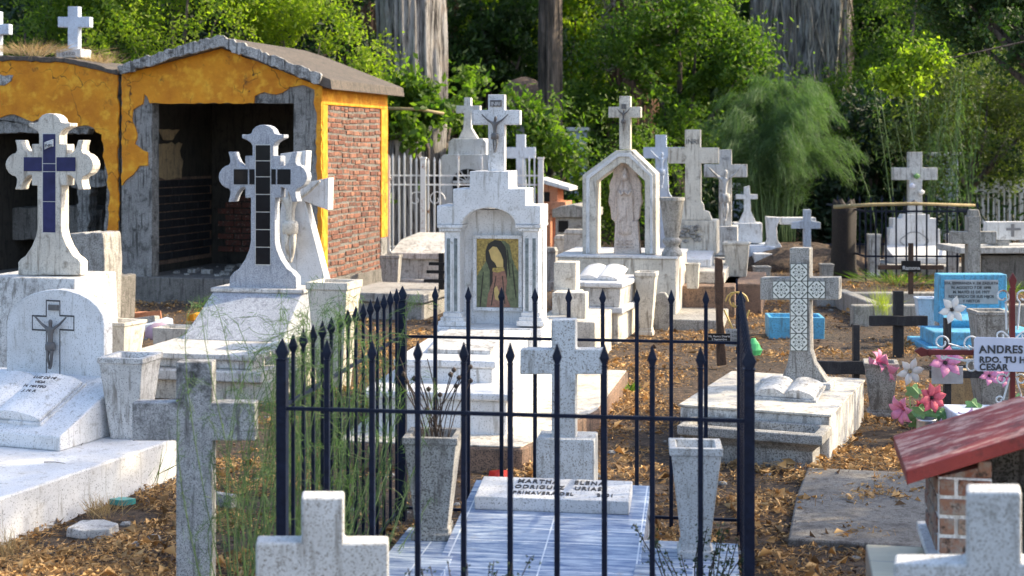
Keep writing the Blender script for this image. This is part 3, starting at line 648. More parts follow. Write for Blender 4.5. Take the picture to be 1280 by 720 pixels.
# ---------------------------------------------------------------- black iron fence
M = Mon('iron_fence', 'low black iron fence with spear points around the blue tiled grave', 'fence', 353, 4.57, 8.3)
HT, WD, DP = 1.04, 1.48, 1.75
def picket_mb(t, post=False):
    m = M.mb(); b_ = t / 2
    top = HT - .07
    m.loft([(b_, b_, .0 if not post else -.05), (b_, b_, top)])
    m.loft([(b_ * 1.05, b_ * 1.05, top), (b_ * 1.3 if not post else b_ * 1.2, b_ * 1.3 if not post else b_ * 1.2, top + .004)])
    w_ = .0155 if not post else .022
    m.loft([(b_ * .6, b_ * .6, top), (w_, w_ * .35, top + .027), (.001, .001, HT)])
    return m
def copyo(o, loc, parent=None):
    c = o.copy(); COL.objects.link(c); c.parent = parent or o.parent; c.location = loc; return c
p0 = picket_mb(.0165).build('picket', 'iron_navy', None, .0015); p0.location = (WD / 10, 0, 0)
for k in range(2, 10): copyo(p0, (WD / 10 * k, 0, 0))
for k in range(1, 10): copyo(p0, (WD / 10 * k, DP, 0))
NS = 15
ps = picket_mb(.012).build('picket', 'iron_navy', None, .001); ps.location = (0, DP / NS, 0); copyo(ps, (WD, DP / NS, 0))
for k in range(2, NS):
    copyo(ps, (0, DP / NS * k, 0)); copyo(ps, (WD, DP / NS * k, 0))
po = picket_mb(.033, True).build('post', 'iron_navy', None, .002)
for a, b_ in ((WD, 0), (0, DP), (WD, DP)): copyo(po, (a, b_, 0))
for z_ in (.055, .815):
    for (a, b_, c_, d_) in ((0, WD, -.012, .0), (0, WD, DP, DP + .012), (-.012, .0, 0, DP), (WD, WD + .012, 0, DP)):
        M.mb().b(a, b_, c_, d_, z_ - .006, z_ + .006).build('rail', 'iron_navy', None, .001)
# ---------------------------------------------------------------- blue tiled grave inside
M = Mon('grave', 'blue tiled grave with white terrazzo cross and engraved plaque inside the iron fence', 'grave', 706, 5.95, 8.3)
xl, xr = M.p(590, 612, -.1)[0], M.p(812, 612, -.1)[0]
m = M.mb(); m.side([(-.0, .0 - .05), (-.0, .25), (-1.25, .09), (-1.25, -.05)], xl, xr); sl_ = m.build('tiled_slab', 'blue_tile', None, .004)
sl = math.atan(.16 / 1.25)
m = M.mb(); m.box(670, 743, 549, 612, -.02, .16); m.build('cross_block', 'terrazzo_light', None, .006)
M.mb().ppoly(cross_pts(689.5, 719.5, 400, 553, 650, 754.5, 437, 468), .02, .10).build('cross', 'terrazzo_light', None, .005)
m = M.mb(); x0, x1 = M.p(600, 650, -.2)[0], M.p(789, 650, -.2)[0]
m.b(x0, x1, -.33, -.10, 0, .055); Mx = Matrix.Translation((0, 0, .25)) @ Matrix.Rotation(sl, 4, 'X'); m.xf(Mx); pl = m.build('name_plaque', 'marble', None, .004)
for i, (l_, r_, sz) in enumerate((('MARTHA', 'ELENA', .036), ('RODRIGUEZ', 'URIAS', .034), ('PRIMAVERA', 'DEL        2001', .028))):
    for s_, xx in ((l_, x0 + (x1 - x0) * .38), (r_, x0 + (x1 - x0) * .72)):
        o = text(M, s_, 0, 0, 0, sz, 'lettering', pl, rx=0, spacing=1.25, bold=.0006)
        o.data.transform(Mx @ Matrix.Translation((xx, -.165 - i * .062, .0565)) @ Matrix.Diagonal((1.0, 1.5, 1, 1)))
for k, (a, b_, pt_, lab, px_) in enumerate(((487, 575, 640, 'left', 541), (800, 917, 665, 'right', 868))):
    P = Mon('plinth', ('low blue tiled plinth inside the fence, left of the tiled slab', 'low blue tiled plinth inside the fence, right of the tiled slab')[k], 'plinth', px_, 5.45 if k == 0 else 5.2, 8.3, 'tiled plinths beside the fenced grave', solo=True)
    m = P.mb()
    if k == 0: m.b(-.13, .12, -.9, .16, -.05, .15)
    else: m.b(-.21, .16, -.7, .22, -.05, .15)
    m.build('plinth', 'blue_tile', 'solo', .004)
    if k == 0: vase('vase', 'grey tapered vase of dry stems on the left tiled plinth, inside the fence', 542, 5.5, .205, .40, 'concrete', 5, True, 'fence grave vases', .15, flare=.60)
    else: vase('vase', 'pale tapered vase on the right tiled plinth, inside the fence', 869, 5.25, .185, .41, 'terrazzo_light', 5, True, 'fence grave vases', .15, flare=.56)
M = Mon('dry_flowers', 'bundle of dry black flower stems standing in the left fence vase', 'dried flowers', 542, 5.5, 0, None, .5); q = random.Random(3)
m = M.mb(); h_ = m
for k in range(26):
    a = q.uniform(-.16, .22) if k < 18 else q.uniform(-.30, -.1); y = q.uniform(-.06, .1); l = q.uniform(.14, .33)
    st = (q.uniform(-.05, .05), q.uniform(-.04, .04), 0); e = (st[0] + a * l * 2.2, st[1] + y, l); mid = ((st[0] + e[0]) / 2 - a * .06, (st[1] + e[1]) / 2, l * .55)
    m.tube([st, mid, e], .0022, 5)
    if k % 2 == 0: h_.lathe([(.001, -.010), (.009, -.004), (.010, .004), (.001, .012)], e, 6)
m.build('stems', 'dry_stem', None, 0)

# ---------------------------------------------------------------- main shrine
M = Mon('shrine', 'tall white stepped shrine with cross, arched niche and framed picture of a veiled woman', 'shrine', 611, 9.3, 9)
top = [(546, 281), (546, 257), (566, 257), (566, 236), (587, 236), (587, 214), (636, 214), (636, 236), (657, 236), (657, 257), (676, 257), (676, 281), (644, 281)]
for k in range(1, 12):
    a = math.pi * k / 12; top.append((611 + 33 * math.cos(a), 281 - 21 * math.sin(a)))
top += [(578, 281)]
M.mb().ppoly(top, -.02, .34).build('stepped_pediment', 'marble', None, .006)
M.mb().ppoly(cross_pts(610, 630.5, 118, 215, 589.5, 650, 137.5, 156), .06, .14).build('cross', 'marble', None, .004)
figure(M, 619, 142, 191, .05, 'bronze', None, .72)
m = M.mb(); m.box(612.5, 627, 125, 133, .052, .062); pq = m.build('inri_plate', 'bronze', None, .001)
text(M, 'INRI', M.p(619.5, 131, .05)[0], .050, M.p(619, 132, .05)[1], .035, 'lettering_white', pq)
m = M.mb(); m.box(560, 679, 262, 410, .16, .34); m.build('back_wall', 'marble', None, .003)
for a, b_ in ((546, 578), (644, 676)):
    m = M.mb(); m.box(a, b_, 281.2, 285, -.03, .34); m.box(a + 3, b_ - 2, 285, 289, -.015, .34); m.build('cornice', 'marble', None, .003)
for a, b_ in ((555.5, 575), (653.5, 673)):
    m = M.mb(); m.box(a, b_, 289, 397, .0, .162); m.box(a - 2, b_ + 2, 391, 397, -.02, .16); m.box(a - 5, b_ + 5, 397, 402, -.035, .16); m.box(a - 8, b_ + 7, 402, 408, -.05, .16)
    c_ = m.build('column', 'marble', None, .003); mm = M.mb()
    mm.box(a + 3, a + 7, 298, 389, -.004, .01); mm.box(a + 12, a + 16, 298, 389, -.004, .01); mm.build('marble_inlay', 'grey_marble_strip', c_, .001)
fr_ = M.mb()
for a, b_, c_, d_ in ((591, 652.5, 294, 298.5), (591, 652.5, 384.5, 389), (591, 595.5, 298.5, 384.5), (648, 652.5, 298.5, 384.5)): fr_.box(a, b_, c_, d_, .13, .162)
fr_ = fr_.build('picture_frame', 'marble', None, .002)
m = M.mb(); m.box(595.5, 648, 298.5, 384.5, .148, .158); pic = m.build('picture', 'pic_gold', fr_, 0)
def pp(pts, y, mat, nm, sd=1, amp=.25): M.mb().ppoly(rough(pts, amp, 3, sd), y, y + .0025).build(nm, mat, pic, 0)
pp([(596, 345), (604, 332), (612, 318), (622, 302), (630, 301), (637, 306), (640, 322), (645, 335), (648, 340), (648, 384), (596, 384)], .1465, 'pic_green', 'green_cloak', 2)
pp([(607, 314), (610, 305), (618, 300), (626, 301), (632, 309), (634, 325), (634, 345), (628, 362), (612, 362), (612, 338), (607, 324)], .1450, 'pic_black', 'dark_veil', 3)
pp([(611, 313), (616, 308), (621, 309), (626, 317), (629, 325), (629, 334), (621, 334), (619, 329), (614, 324)], .1435, 'pic_skin', 'face', 4, .1)
pp([(616, 335), (630, 334), (634, 352), (632, 366), (638, 384), (608, 384), (610, 368), (616, 352)], .1425, 'pic_rose', 'rose_robe', 5)
for k, ln in enumerate((((604, 340), (600, 384)), ((640, 330), (645, 372)), ((620, 345), (614, 382)), ((628, 345), (631, 380)), ((634, 312), (637, 345)))):
    (a_, b2), (c2_, d2) = ln; pp([(a_ - .5, b2), (a_ + .5, b2), (c2_ + .6, d2), (c2_ - .6, d2)], .1405, 'pic_black', 'painted_fold', 7, .15)
pp([(616, 335), (629, 334), (631, 338), (622, 341), (615, 339)], .1415, 'pic_gold', 'collar', 8, .1)
pp([(617, 361), (621, 357), (625, 368), (623, 376), (619, 374)], .141, 'pic_skin', 'hands', 6, .1)
zp = M.p(611, 408, 0)[1]
m = M.mb(); m.b(M.p(545, 408)[0], M.p(679, 408)[0], -.08, .42, -.05, zp); m.build('pedestal', 'marble', None, .008)
xa, xb = M.p(497, 443, -1.42)[0], M.p(616, 443, -1.42)[0]
m = M.mb(); m.b(xa, xb, -1.42, -.08, .3, zp - .05); m.b(xa - .02, xb + .02, -1.44, -.085, zp - .05, zp - .008); m.build('sarcophagus', 'marble', None, .01)
m = M.mb(); m.side([(-.6, zp - .01), (-1.2, zp - .01), (-1.2, zp + .015), (-.6, zp + .055)], xa + .12, xb - .05); m.build('sloped_plate', 'marble_old', None, .004)
xc = M.p(640, 502, -1.72)[0]
m = M.mb(); m.b(xa - .12, xc, -1.75, .5, .31, .35); m.b(xa - .09, xc - .03, -1.72, .5, .1, .31); m.build('lower_step', 'marble', None, .01)
xd = M.p(653, 556, -2.0)[0]
m = M.mb(); m.hull([[(xa - .2, -2.0, z_), (xd, -2.0, z_), (xd + .28, -.9, z_), (xd + .34, .6, z_), (xa - .2, .6, z_)] for z_ in (-.05, .118)]); m.build('foundation', 'concrete_brown', None, .012)
m = M.mb(); m.hull([[(xa - .19, -1.99, z_), (xd - .01, -1.99, z_), (xd + .27, -.9, z_), (xd + .33, .59, z_), (xa - .19, .59, z_)] for z_ in (.119, .127)]); m.build('foundation_top', 'marble_cream', None, .002)
# ---------------------------------------------------------------- white railing and things behind it
def ground_row(Y): return HZ + F * EYE / Y
M = Mon('white_railing', 'tall rust-spotted white iron railing right of the mausoleum', 'fence', 484, 18.6, 4)
q = random.Random(21); wx = M.p(676, 300)[0]; n_ = 26
def wpick(h, r_): return M.mb().loft([(r_, r_, 0), (r_, r_, h - .06), (r_ * 1.5, r_ * .5, h - .055), (.001, .001, h)])
pk = wpick(1.45, .011).build('picket', 'white_iron', None, 0); pk.location = (0, 0, .12)
for k in range(1, n_):
    if not (M.p(551, 300)[0] < wx / n_ * k < M.p(648, 300)[0]) or k % 4 == 0: c = copyo(pk, (wx / n_ * k + q.uniform(-.006, .006), 0, .12)); c.scale = (1, 1, 1 + q.uniform(-.04, .03))
for k in range(11): c = copyo(pk, (0.02 + .03 * k, -.17 * (k + 1), .12)); c.scale = (1, 1, 1.0)
for z_ in (.35, 1.28, 1.16): M.mb().b(-.02, wx, .011, .026, z_, z_ + .022).build('rail', 'white_iron', None, 0)
for z_ in (.42, 1.28): M.mb().hull([[(-.015 + x_, 0, z_), (.01 + x_, y_, z_), (.01 + x_, y_, z_ + .022), (-.015 + x_, 0, z_ + .022)][0:0] or [(x_ - .012, y_, z_), (x_ + .0, y_, z_), (x_ + .0, y_, z_ + .022), (x_ - .012, y_, z_ + .022)] for x_, y_ in ((0, .0), (.36, -1.95))]).build('rail', 'white_iron', None, 0)
pp_ = M.mb().loft([(.035, .035, -.05), (.035, .035, 1.5), (.045, .045, 1.51), (.045, .045, 1.53)]).build('post', 'white_iron', None, .003); pp_.location = (M.p(529, 300)[0], 0, 0); copyo(pp_, (wx, 0, 0))
m = M.mb()
for k in range(3):
    cx = M.p(548, 300)[0]
for k, cx in enumerate((M.p(545, 300)[0], M.p(520, 300)[0])):
    m = M.mb(); m.tube([(cx + (.12 - .007 * i) * math.cos(i * .5), .0, .98 + (.12 - .007 * i) * math.sin(i * .5)) for i in range(15)], .008, 6); m.build('scroll', 'white_iron', None, 0)
m = M.mb(); m.b(-.1, wx + .1, -.08, .1, -.05, .12); m.build('kerb', 'concrete', None, .01)

M = Mon('chapel_tomb', 'white chapel tomb with barred arched window behind the white railing', 'tomb', 582, 20.5, 9)
pts = [(551, None), (551, 196), (555, 193), (612, 193), (612, None)]
bo = M.mb().ppoly(pts, 0, .7).build('body', 'white_paint', None, .01)
M.mb().ppoly([(560, 193.5), (560, 178), (566, 173), (604, 173), (608, 178), (608, 193.5)], .06, .6).build('upper_block', 'white_paint', None, .01)
M.mb().ppoly([(580, 122), (588.5, 122), (588.5, 132), (600, 132), (600, 141.5), (588.5, 141.5), (589, 160), (597, 173), (573, 173), (579, 160), (580, 141.5), (570, 141.5), (570, 132), (580, 132)], .2, .32).build('cross', 'white_paint', None, .006)
w_ = [(566, 236)] + [(585 + 20 * math.cos(math.pi - math.pi * k / 10), 228 - 17 * math.sin(math.pi * k / 10)) for k in range(11)] + [(605, 236), (605, 285), (566, 285)]
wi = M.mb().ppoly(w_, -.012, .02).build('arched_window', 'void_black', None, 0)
m = M.mb()
for a in (30, 60, 90, 120, 150):
    x, z = M.p(585, 228, -.02); m.tube([(x, -.02, z), (x + .22 * math.cos(R(a)), -.02, z + .19 * math.sin(R(a)))], .009, 6)
m.b(M.p(566, 228, -.02)[0], M.p(605, 228, -.02)[0], -.03, -.012, M.p(585, 229, -.02)[1], M.p(585, 226, -.02)[1])
m.build('window_bars', 'white_paint', wi, 0)
M = Mon('sarcophagus', 'pale domed sarcophagus seen through the white railing', 'tomb', 540, 17.2, 14)
M.mb().side([(-.6, .35), (-.6, .42), (-.2, .55), (.5, .6), (.5, .35)], -.33, .3).build('lid', 'marble_old', None, .01)
m = M.mb(); m.b(-.30, .27, -.55, .5, .1, .35); m.b(-.42, .36, -.7, .5, -.05, .12); m.build('body', 'marble_old', None, .01)
M = Mon('flat_tomb', 'low cracked concrete tomb slab right of the brick wall', 'tomb', 500, 14.2, 15)
M.mb().b(-.45, .42, -.5, .6, .16, .25).build('top_slab', 'concrete', None, .012); M.mb().b(-.4, .38, -.45, .6, -.05, .16).build('body', 'concrete', None, .012)
vase('vase', 'grey tapered vase against the end of the brick wall', 489, 15.6, .21, .46, 'concrete', 5, False, flare=.7, z=.02)
M = Mon('iron_stand', 'small black iron stand on the low slab beside the shrine', 'stand', 546, 14.1, 15, None, .25)
m = M.mb()
for z_ in (.07, .16, .24): m.b(-.14 + .3 * z_, .1, -.05, .0, z_, z_ + .03)
m.build('shelves', 'black_plastic', None, 0); M.mb().b(.03, .08, -.04, 0, 0, .36).build('upright', 'black_plastic', None, 0)
M = Mon('cross', 'grey-white cross standing right of the main shrine cross, behind the railing', 'cross', 653, 21.5, 6, solo=True)
M.mb().ppoly([(645, 168), (656.5, 168), (656.5, 184), (669, 184), (669, 198), (656.5, 198), (657, 220), (661, None), (641, None), (645, 220), (645, 198), (632, 198), (632, 184), (645, 184)], 0, .14).build('cross', 'bluewhite_paint', 'solo', .006)
# small orange shelter
M = Mon('niche_shelter', 'small salmon coloured shelter with pale sloping roof beside the main shrine', 'shelter', 690, 20.5, 12)
m = M.mb(); m.ppoly([(672, 222), (712, 234), (712, 239), (672, 228)], -.1, .6); m.build('roof', 'white_paint', None, .01)
m = M.mb(); m.box(672, 697, 229, 268, 0, .5); m.box(672, 688, 268, 310, .02, .5); m.box(688, 707, 252, 262, -.05, .5); m.build('wall', 'orange_stucco', None, .01)
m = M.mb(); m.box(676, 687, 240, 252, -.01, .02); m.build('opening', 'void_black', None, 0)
m = M.mb(); m.box(688, 697, 262, None or 318, .2, .5); m.build('post', 'orange_stucco', None, .01)
M = Mon('grey_tomb', 'grey vaulted tomb between the salmon shelter and the arched shrine', 'tomb', 712, 19.0, 12)
M.mb().ppoly([(690, 272), (690, 262), (700, 258), (716, 256), (742, 262), (742, 272)], -.05, .8).build('roof', 'concrete', None, .01)
M.mb().box(694, 740, 272, 345, 0, .7).build('body', 'concrete', None, .01)
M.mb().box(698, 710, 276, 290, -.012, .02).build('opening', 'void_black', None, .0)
for k, (px, Y, w_, h_, mt, lab) in enumerate([(703, 17.5, .2, .58, 'marble_cream', 'small cream gravestone beside the salmon shelter'), (719, 17.0, .27, .68, 'marble_cream', 'larger cream gravestone left of the arched shrine leg'), (688, 16.5, .16, .5, 'concrete', 'narrow grey gravestone right beside the main shrine')]):
    M = Mon('gravestone', lab, 'gravestone', px, Y, 14, 'small gravestones beside the arched shrine', solo=True)
    m = M.mb(); m.loft([(w_ * .55, .09, -.05), (w_ * .55, .09, .1), (w_ * .5, .07, .11), (w_ * .46, .06, h_ - .06), (w_ * .5, .07, h_ - .05), (w_ * .38, .06, h_)]); m.build('gravestone', mt, 'solo', .008)
M = Mon('white_bench_tomb', 'stepped white tomb edge rising behind the fence cross, right of the main shrine', 'tomb', 727, 10.9, 12)
m = M.mb(); m.box(692, 720, 328, 365, .55, .75); m.build('rear_block', 'marble_cream', None, .008)
m = M.mb(); m.box(713, 732, 366, 402, .1, .25); m.build('front_post', 'marble_cream', None, .008)
m = M.mb(); m.box(690, 722, 366, 402, .3, .6); m.build('mid_block', 'marble_cream', None, .008)
m = M.mb(); m.b(-.35, .12, -.1, .8, -.05, .33); m.build('slab', 'marble_cream', None, .01)

# ---------------------------------------------------------------- gothic arch shrine on platform
M = Mon('arched_shrine', 'pointed white arch with cross sheltering a pink carved relief, on a big cream platform', 'shrine', 845, 13.3, 12)
x0 = M.p(697, 320)[0]; zp = M.p(770, 319, .1)[1]
M.mb().b(x0, 0, 0, 1.15, -.05, zp - .02).build('platform', 'marble_cream', None, .012)
M.mb().b(x0 - .015, .015, -.015, 1.16, zp - .02, zp).build('platform_top', 'marble', None, .004)
M.mb().b(x0 - .1, .45, -.35, 1.3, -.05, .09).build('footing', 'concrete', None, .012)
ar = [(728, 318), (728, 219), (770, 188), (789, 187), (820, 217), (820, 318), (806, 318), (806, 226), (782, 204), (776, 204), (745, 227), (745, 318)]
M.mb().ppoly(ar, .22, .54).build('arch', 'marble_cream', None, .006)
M.mb().ppoly([(732.5, 317), (732.5, 221), (771, 192), (788, 191), (816, 219), (816, 317), (812.5, 317), (812.5, 221), (786, 196), (773, 196), (737, 223), (737, 317)], .205, .23).build('arch_moulding', 'marble', None, .003)
M.mb().ppoly(cross_pts(774, 788, 120, 187, 760.5, 801, 133.5, 147), .28, .38).build('cross', 'marble_cream', None, .005)
figure(M, 779.5, 135, 164, .27, 'bronze', None, .6); M.mb().box(776.8, 782.5, 130, 136, .272, .285).build('inri_plate', 'bronze', None, 0)
# relief
pts = []
for k in range(40):
    a = 2 * math.pi * k / 40; r_ = 1 + .05 * math.sin(a * 13); pts.append((781.5 + 20.5 * r_ * math.cos(a), 246 + 45 * r_ * math.sin(a)))
pts = [p_ for p_ in pts if p_[1] < 280 or abs(p_[0] - 781) < 15]
rl = M.mb().ppoly(pts, .33, .40).build('relief_slab', 'pink_stone', None, .01)
M.mb().ppoly([(767, 318), (769, 276), (797, 276), (800, 318)], .30, .42).build('relief_base', 'pink_stone', rl, .01)
x, _ = M.p(781.5, 250, .33); z0 = M.p(781, 298, .33)[1]; z1 = M.p(781, 207, .33)[1]; h = z1 - z0; m = M.mb()
for i in range(3): m.b(x - .09 + i * .01, x + .09 - i * .01, .285 + .004 * i, .31, z0 - .09 + .03 * i, z0 - .075 + .03 * i)
m.build('base_moulding', 'pink_stone', rl, .004)
m = M.mb(); rings = []
for i in range(15):
    t = i / 14; w_ = [.075, .085, .09, .088, .082, .08, .085, .09, .088, .08, .062, .045, .044, .036, .01][i]
    rings.append([(x + w_ * math.cos(a) * (1 + .10 * math.sin(7 * a + i)), .335 + .055 * math.sin(a) * (1 + .10 * math.sin(9 * a)), z0 + .04 + t * (h - .06)) for a in [2 * math.pi * k / 28 for k in range(28)]])
m.hull(rings); m.build('robed_figure', 'pink_stone', rl, 0, True)
m = M.mb(); m.lathe([(.001, -.034), (.02, -.025), (.026, 0), (.022, .022), (.001, .034)], (x, .282, z0 + h * .84), 14, .9, .8); m.build('head', 'pink_stone', rl, 0, True)
m = M.mb(); m.tube([(x - .06, .29, z0 + h * .66), (x - .03, .265, z0 + h * .60), (x, .262, z0 + h * .66)], .014, 8); m.tube([(x + .06, .29, z0 + h * .66), (x + .03, .265, z0 + h * .60), (x, .262, z0 + h * .66)], .014, 8); m.build('folded_arms', 'pink_stone', rl, 0, True)
m = M.mb()
for k in range(11):
    a = math.pi * (k + .5) / 11 + math.pi; m.lathe([(.001, -.02), (.018, -.01), (.02, .01), (.001, .022)], (x + .085 * math.cos(a), .315, z0 + .0 + .04 * math.sin(a)), 8)
m.build('cloud_scrolls', 'pink_stone', rl, 0, True)
U = Mon('urn', 'round grey stone urn on the platform corner right of the pointed arch', 'urn', 840, 13.45, 0, None, zp, solo=True)
k_ = 1 / F * 13.45; m = U.mb(); m.lathe([(13 * k_, 0), (13 * k_, 4 * k_), (10 * k_, 8 * k_), (8 * k_, 12 * k_), (12 * k_, 17 * k_), (12 * k_, 20 * k_), (8.5 * k_, 23 * k_), (9.5 * k_, 26 * k_), (15 * k_, 68 * k_), (16 * k_, 69 * k_), (16 * k_, 73 * k_), (12 * k_, 73 * k_), (10 * k_, 66 * k_)], n=28)
m.build('urn', 'concrete', 'solo', .003, True)
M = Mon('sarcophagus', 'cream sarcophagus with open stone book in front of the arched shrine platform', 'tomb', 778, 12.0, 17)
x0 = M.p(706, 352)[0]; zl = M.p(740, 353, 0)[1]
M.mb().b(x0, 0, 0, .85, zl - .045, zl).build('lid', 'marble', None, .012)
M.mb().hull([[(x0 + .03 - e, .03 - e, z_), (-.03 + e, .03 - e, z_), (-.03 + e, .85, z_), (x0 + .03 - e, .85, z_)] for e, z_ in ((0, .30), (.01, zl - .046))]).build('upper_body', 'marble_old', None, .01)
M.mb().b(x0 + .02, .0, .0, .9, .25, .30).build('middle_ledge', 'marble', None, .008)
M.mb().b(x0 + .08, -.05, .06, .9, -.05, .25).build('lower_body', 'marble_cream', None, .01)
book(M, x0 * .52, .35, zl + .045, .36, .36, .03, 12, 'marble', 0)
vase('vase', 'tall tapered cream vase beside the sarcophagus before the platform', 808, 12.55, .185, .56, 'marble_cream', 14, True, flare=.55)
M = Mon('small_headstone', 'little round-topped grey headstone leaning on the platform front', 'gravestone', 828, 12.9, 12, solo=True)
M.mb().ppoly([(818, None), (818, 372), (823, 366), (831, 366), (838, 376), (838, None)], 0, .08).build('small_headstone', 'concrete', 'solo', .01)

# ---------------------------------------------------------------- crosses right of it
M = Mon('tomb', 'cream cross lettered INRI on a block with carved flowers, right of the arched shrine', 'tomb', 868, 15.2, 12)
M.mb().ppoly([(856, 162), (875.5, 162), (875.5, 184.5), (898, 184.5), (898, 204.5), (876, 204.5), (876, 251), (879, 256), (880, 263), (886, 265), (890, 275), (848, 275), (852, 262), (856, 250), (856.5, 204.5), (835, 204.5), (835, 184.5), (856, 184.5)], 0, .13).build('cross', 'marble_cream', None, .005)
text(M, 'INRI', M.p(865.5, 180, 0)[0], -.002, M.p(865, 180, 0)[1], .075, 'lettering')
m = M.mb(); m.box(850, 896, 275.5, 318, -.02, .4); m.build('pedestal', 'marble_cream', None, .01)
m = M.mb(); q = random.Random(4)
for k in range(26):
    x, z = M.p(q.uniform(852, 876), q.uniform(282, 303), -.04); m.lathe([(.001, -.022), (.03, -.008), (.03, .008), (.001, .022)], (x, -.035, z), 8, 1, .6)
m.build('carved_flowers', 'concrete', None, 0, True)
M.mb().side([(-.5, .42), (-.5, .50), (-.02, .56), (-.02, .42)], M.p(850, 318, -.02)[0], M.p(895, 318, -.02)[0] - .02).build('book_rest', 'marble', None, .008)
M.mb().b(M.p(850, 318)[0] - .03, .38, -1.0, .45, .30, .42).build('step', 'marble_cream', None, .01)
M.mb().b(-.3, .5, -1.3, .5, -.05, .30).build('base', 'concrete_brown', None, .012)
vase('vase', 'small cream vase on the step below the carved flower block', 866, 13.7, .13, .24, 'marble_cream', 12, False, flare=.8, z=.30)
vase('vase', 'worn cream vase on the brown base right of the INRI cross', 921, 15.0, .27, .36, 'marble_cream', 12, False, flare=.75, z=.30)
M = Mon('tomb', 'brown earthen tomb base under the worn cream vase', 'tomb', 905, 15.0, 12, solo=True); M.mb().b(-.25, .42, -.8, .6, -.05, .30).build('tomb', 'concrete_brown', 'solo', .015)
vase('vase', 'small grey vase leaning behind the tiled cross tomb', 952, 16.5, .19, .28, 'concrete', 0, False, flare=.7)
vase('vase', 'grey vase standing behind the tiled cross arm', 1033, 16.6, .15, .30, 'concrete', 0, False, flare=.7)
def bigcross(name, label, px, Y, deg, pts, mat, d=.12):
    M = Mon(name, label, 'cross', px, Y, deg); M.mb().ppoly(pts, 0, d).build('cross', mat, None, .005); return M
M = bigcross('crucifix', 'pale crucifix with a large carved figure behind the INRI cross', 907, 17.5, 10, [(898.5, 187), (914.5, 187), (914.5, 205.5), (934, 205.5), (934, 221.5), (914.5, 221.5), (914.5, 285), (898.5, 285), (898.5, 221.5), (880, 221.5), (880, 205.5), (898.5, 205.5)], 'marble_old')
figure(M, 906, 207, 277, -.05, 'marble_old', None, .62); M.mb().box(896, 922, 283, 320, -.1, .3).build('base', 'marble_old', None, .01); M.mb().b(-.2, .25, -.3, .4, -.05, M.p(905, 320)[1]).build('plinth', 'concrete', None, .01)
text(M, 'INRI', M.p(906.5, 197)[0], -.002, M.p(906, 200)[1], .05, 'lettering_grey')
M = bigcross('crucifix', 'blue-white crucifix half hidden behind the INRI cross', 823, 19.0, 8, [(819, 168.5), (833, 168.5), (833, 184), (858, 184), (858, 198), (834, 198), (836, 240), (842, 250), (842, None), (812, None), (812, 250), (819, 240), (819, 198), (804, 198), (804, 184), (819, 184)], 'bluewhite_paint')
figure(M, 827, 187, 235, -.04, 'bluewhite_paint', None, .6)
M = Mon('tomb', 'small white cross on a low white tomb in the shade of the feathery shrub', 'tomb', 934, 20.0, 6)
M.mb().ppoly([(930, 234), (937, 232), (938, 243), (947, 243), (947, 249), (938, 249), (938.5, 264), (946, 279), (923, 279), (930, 264), (930, 249), (920, 249), (920, 243), (930, 243)], 0, .1).build('cross', 'white_paint', None, .004)
M.mb().box(917, 953, 279, 304, -.1, .3).build('block', 'white_paint', None, .01); M.mb().b(-.35, .35, -.5, .4, -.05, .3).build('slab', 'bluewhite_paint', None, .01)
M = Mon('tomb', 'low white tomb with tapered block under the feathery shrub', 'tomb', 968, 19.5, 4)
M.mb().ppoly([(958, 271), (976, 272), (971, 284), (972, 300), (980, 312), (955, 312), (960, 300)], 0, .2).build('headstone', 'white_paint', None, .008)
M.mb().box(976, 1020, 272, 281, .4, .6).build('rear_slab', 'white_paint', None, .008); M.mb().b(-.3, .5, -.3, .6, -.05, .22).build('base', 'white_paint', None, .01)
M = bigcross('cross', 'plain bluish concrete cross in front of the burnt stump', 1009, 18.5, 0, [(1005, 262), (1014, 262), (1014, 276), (1026, 278), (1026, 286), (1014, 286), (1014, None), (1005, None), (1005, 286), (990, 286), (990, 278), (1005, 276)], 'bluewhite_paint', .08)
M = Mon('dirt_mound', 'small brown earth mound in front of the feathery shrub', 'mound', 1000, 19.6, 0, kind='structure', solo=True)
m = M.mb(); m.hull([[(1.1 * r_ * math.cos(a) * (1 + .1 * math.sin(3 * a)), .9 * r_ * math.sin(a), z_ + .02 * math.sin(5 * a)) for a in [2 * math.pi * k / 24 for k in range(24)]] for r_, z_ in ((1, -.05), (.8, .12), (.5, .26), (.2, .33), (.02, .34))]); m.build('dirt_mound', 'soil', 'solo', 0, True)
M.name = 'mound'

# ---------------------------------------------------------------- fenced white grave at the right rear
M = Mon('tomb', 'white stepped tomb with tall cross and hanging flowers inside the old black rear fence', 'tomb', 1144, 19.3, 0)
M.mb().ppoly(cross_pts(1136.5, 1153, 190, 270, 1117, 1172, 209.5, 225), .05, .17).build('cross', 'marble_old', None, .005)
st = [(1110, 320), (1112, 285), (1116, 285), (1116, 273), (1127, 273), (1129, 268), (1162, 268), (1163, 273), (1172, 273), (1172, 286), (1175, 286), (1176, 320)]
hs = M.mb().ppoly(st, 0, .2).build('stepped_headstone', 'marble', None, .008)
m = M.mb(); x, z = M.p(1143, 301, -.003)
m.tube([(x + .17 * math.cos(a) * (1 + .15 * math.cos(4 * a)), -.004, z + .12 * math.sin(a)) for a in [2 * math.pi * k / 30 for k in range(31)]], .006, 5); m.build('carved_wreath', 'lettering_grey', hs, 0)
M.mb().side([(-.5, .12), (-.5, .2), (0, .33), (0, .12)], -.42, .42).build('sloped_slab', 'marble', None, .01); M.mb().b(-.55, .5, -.9, .3, -.05, .12).build('base', 'concrete', None, .01)
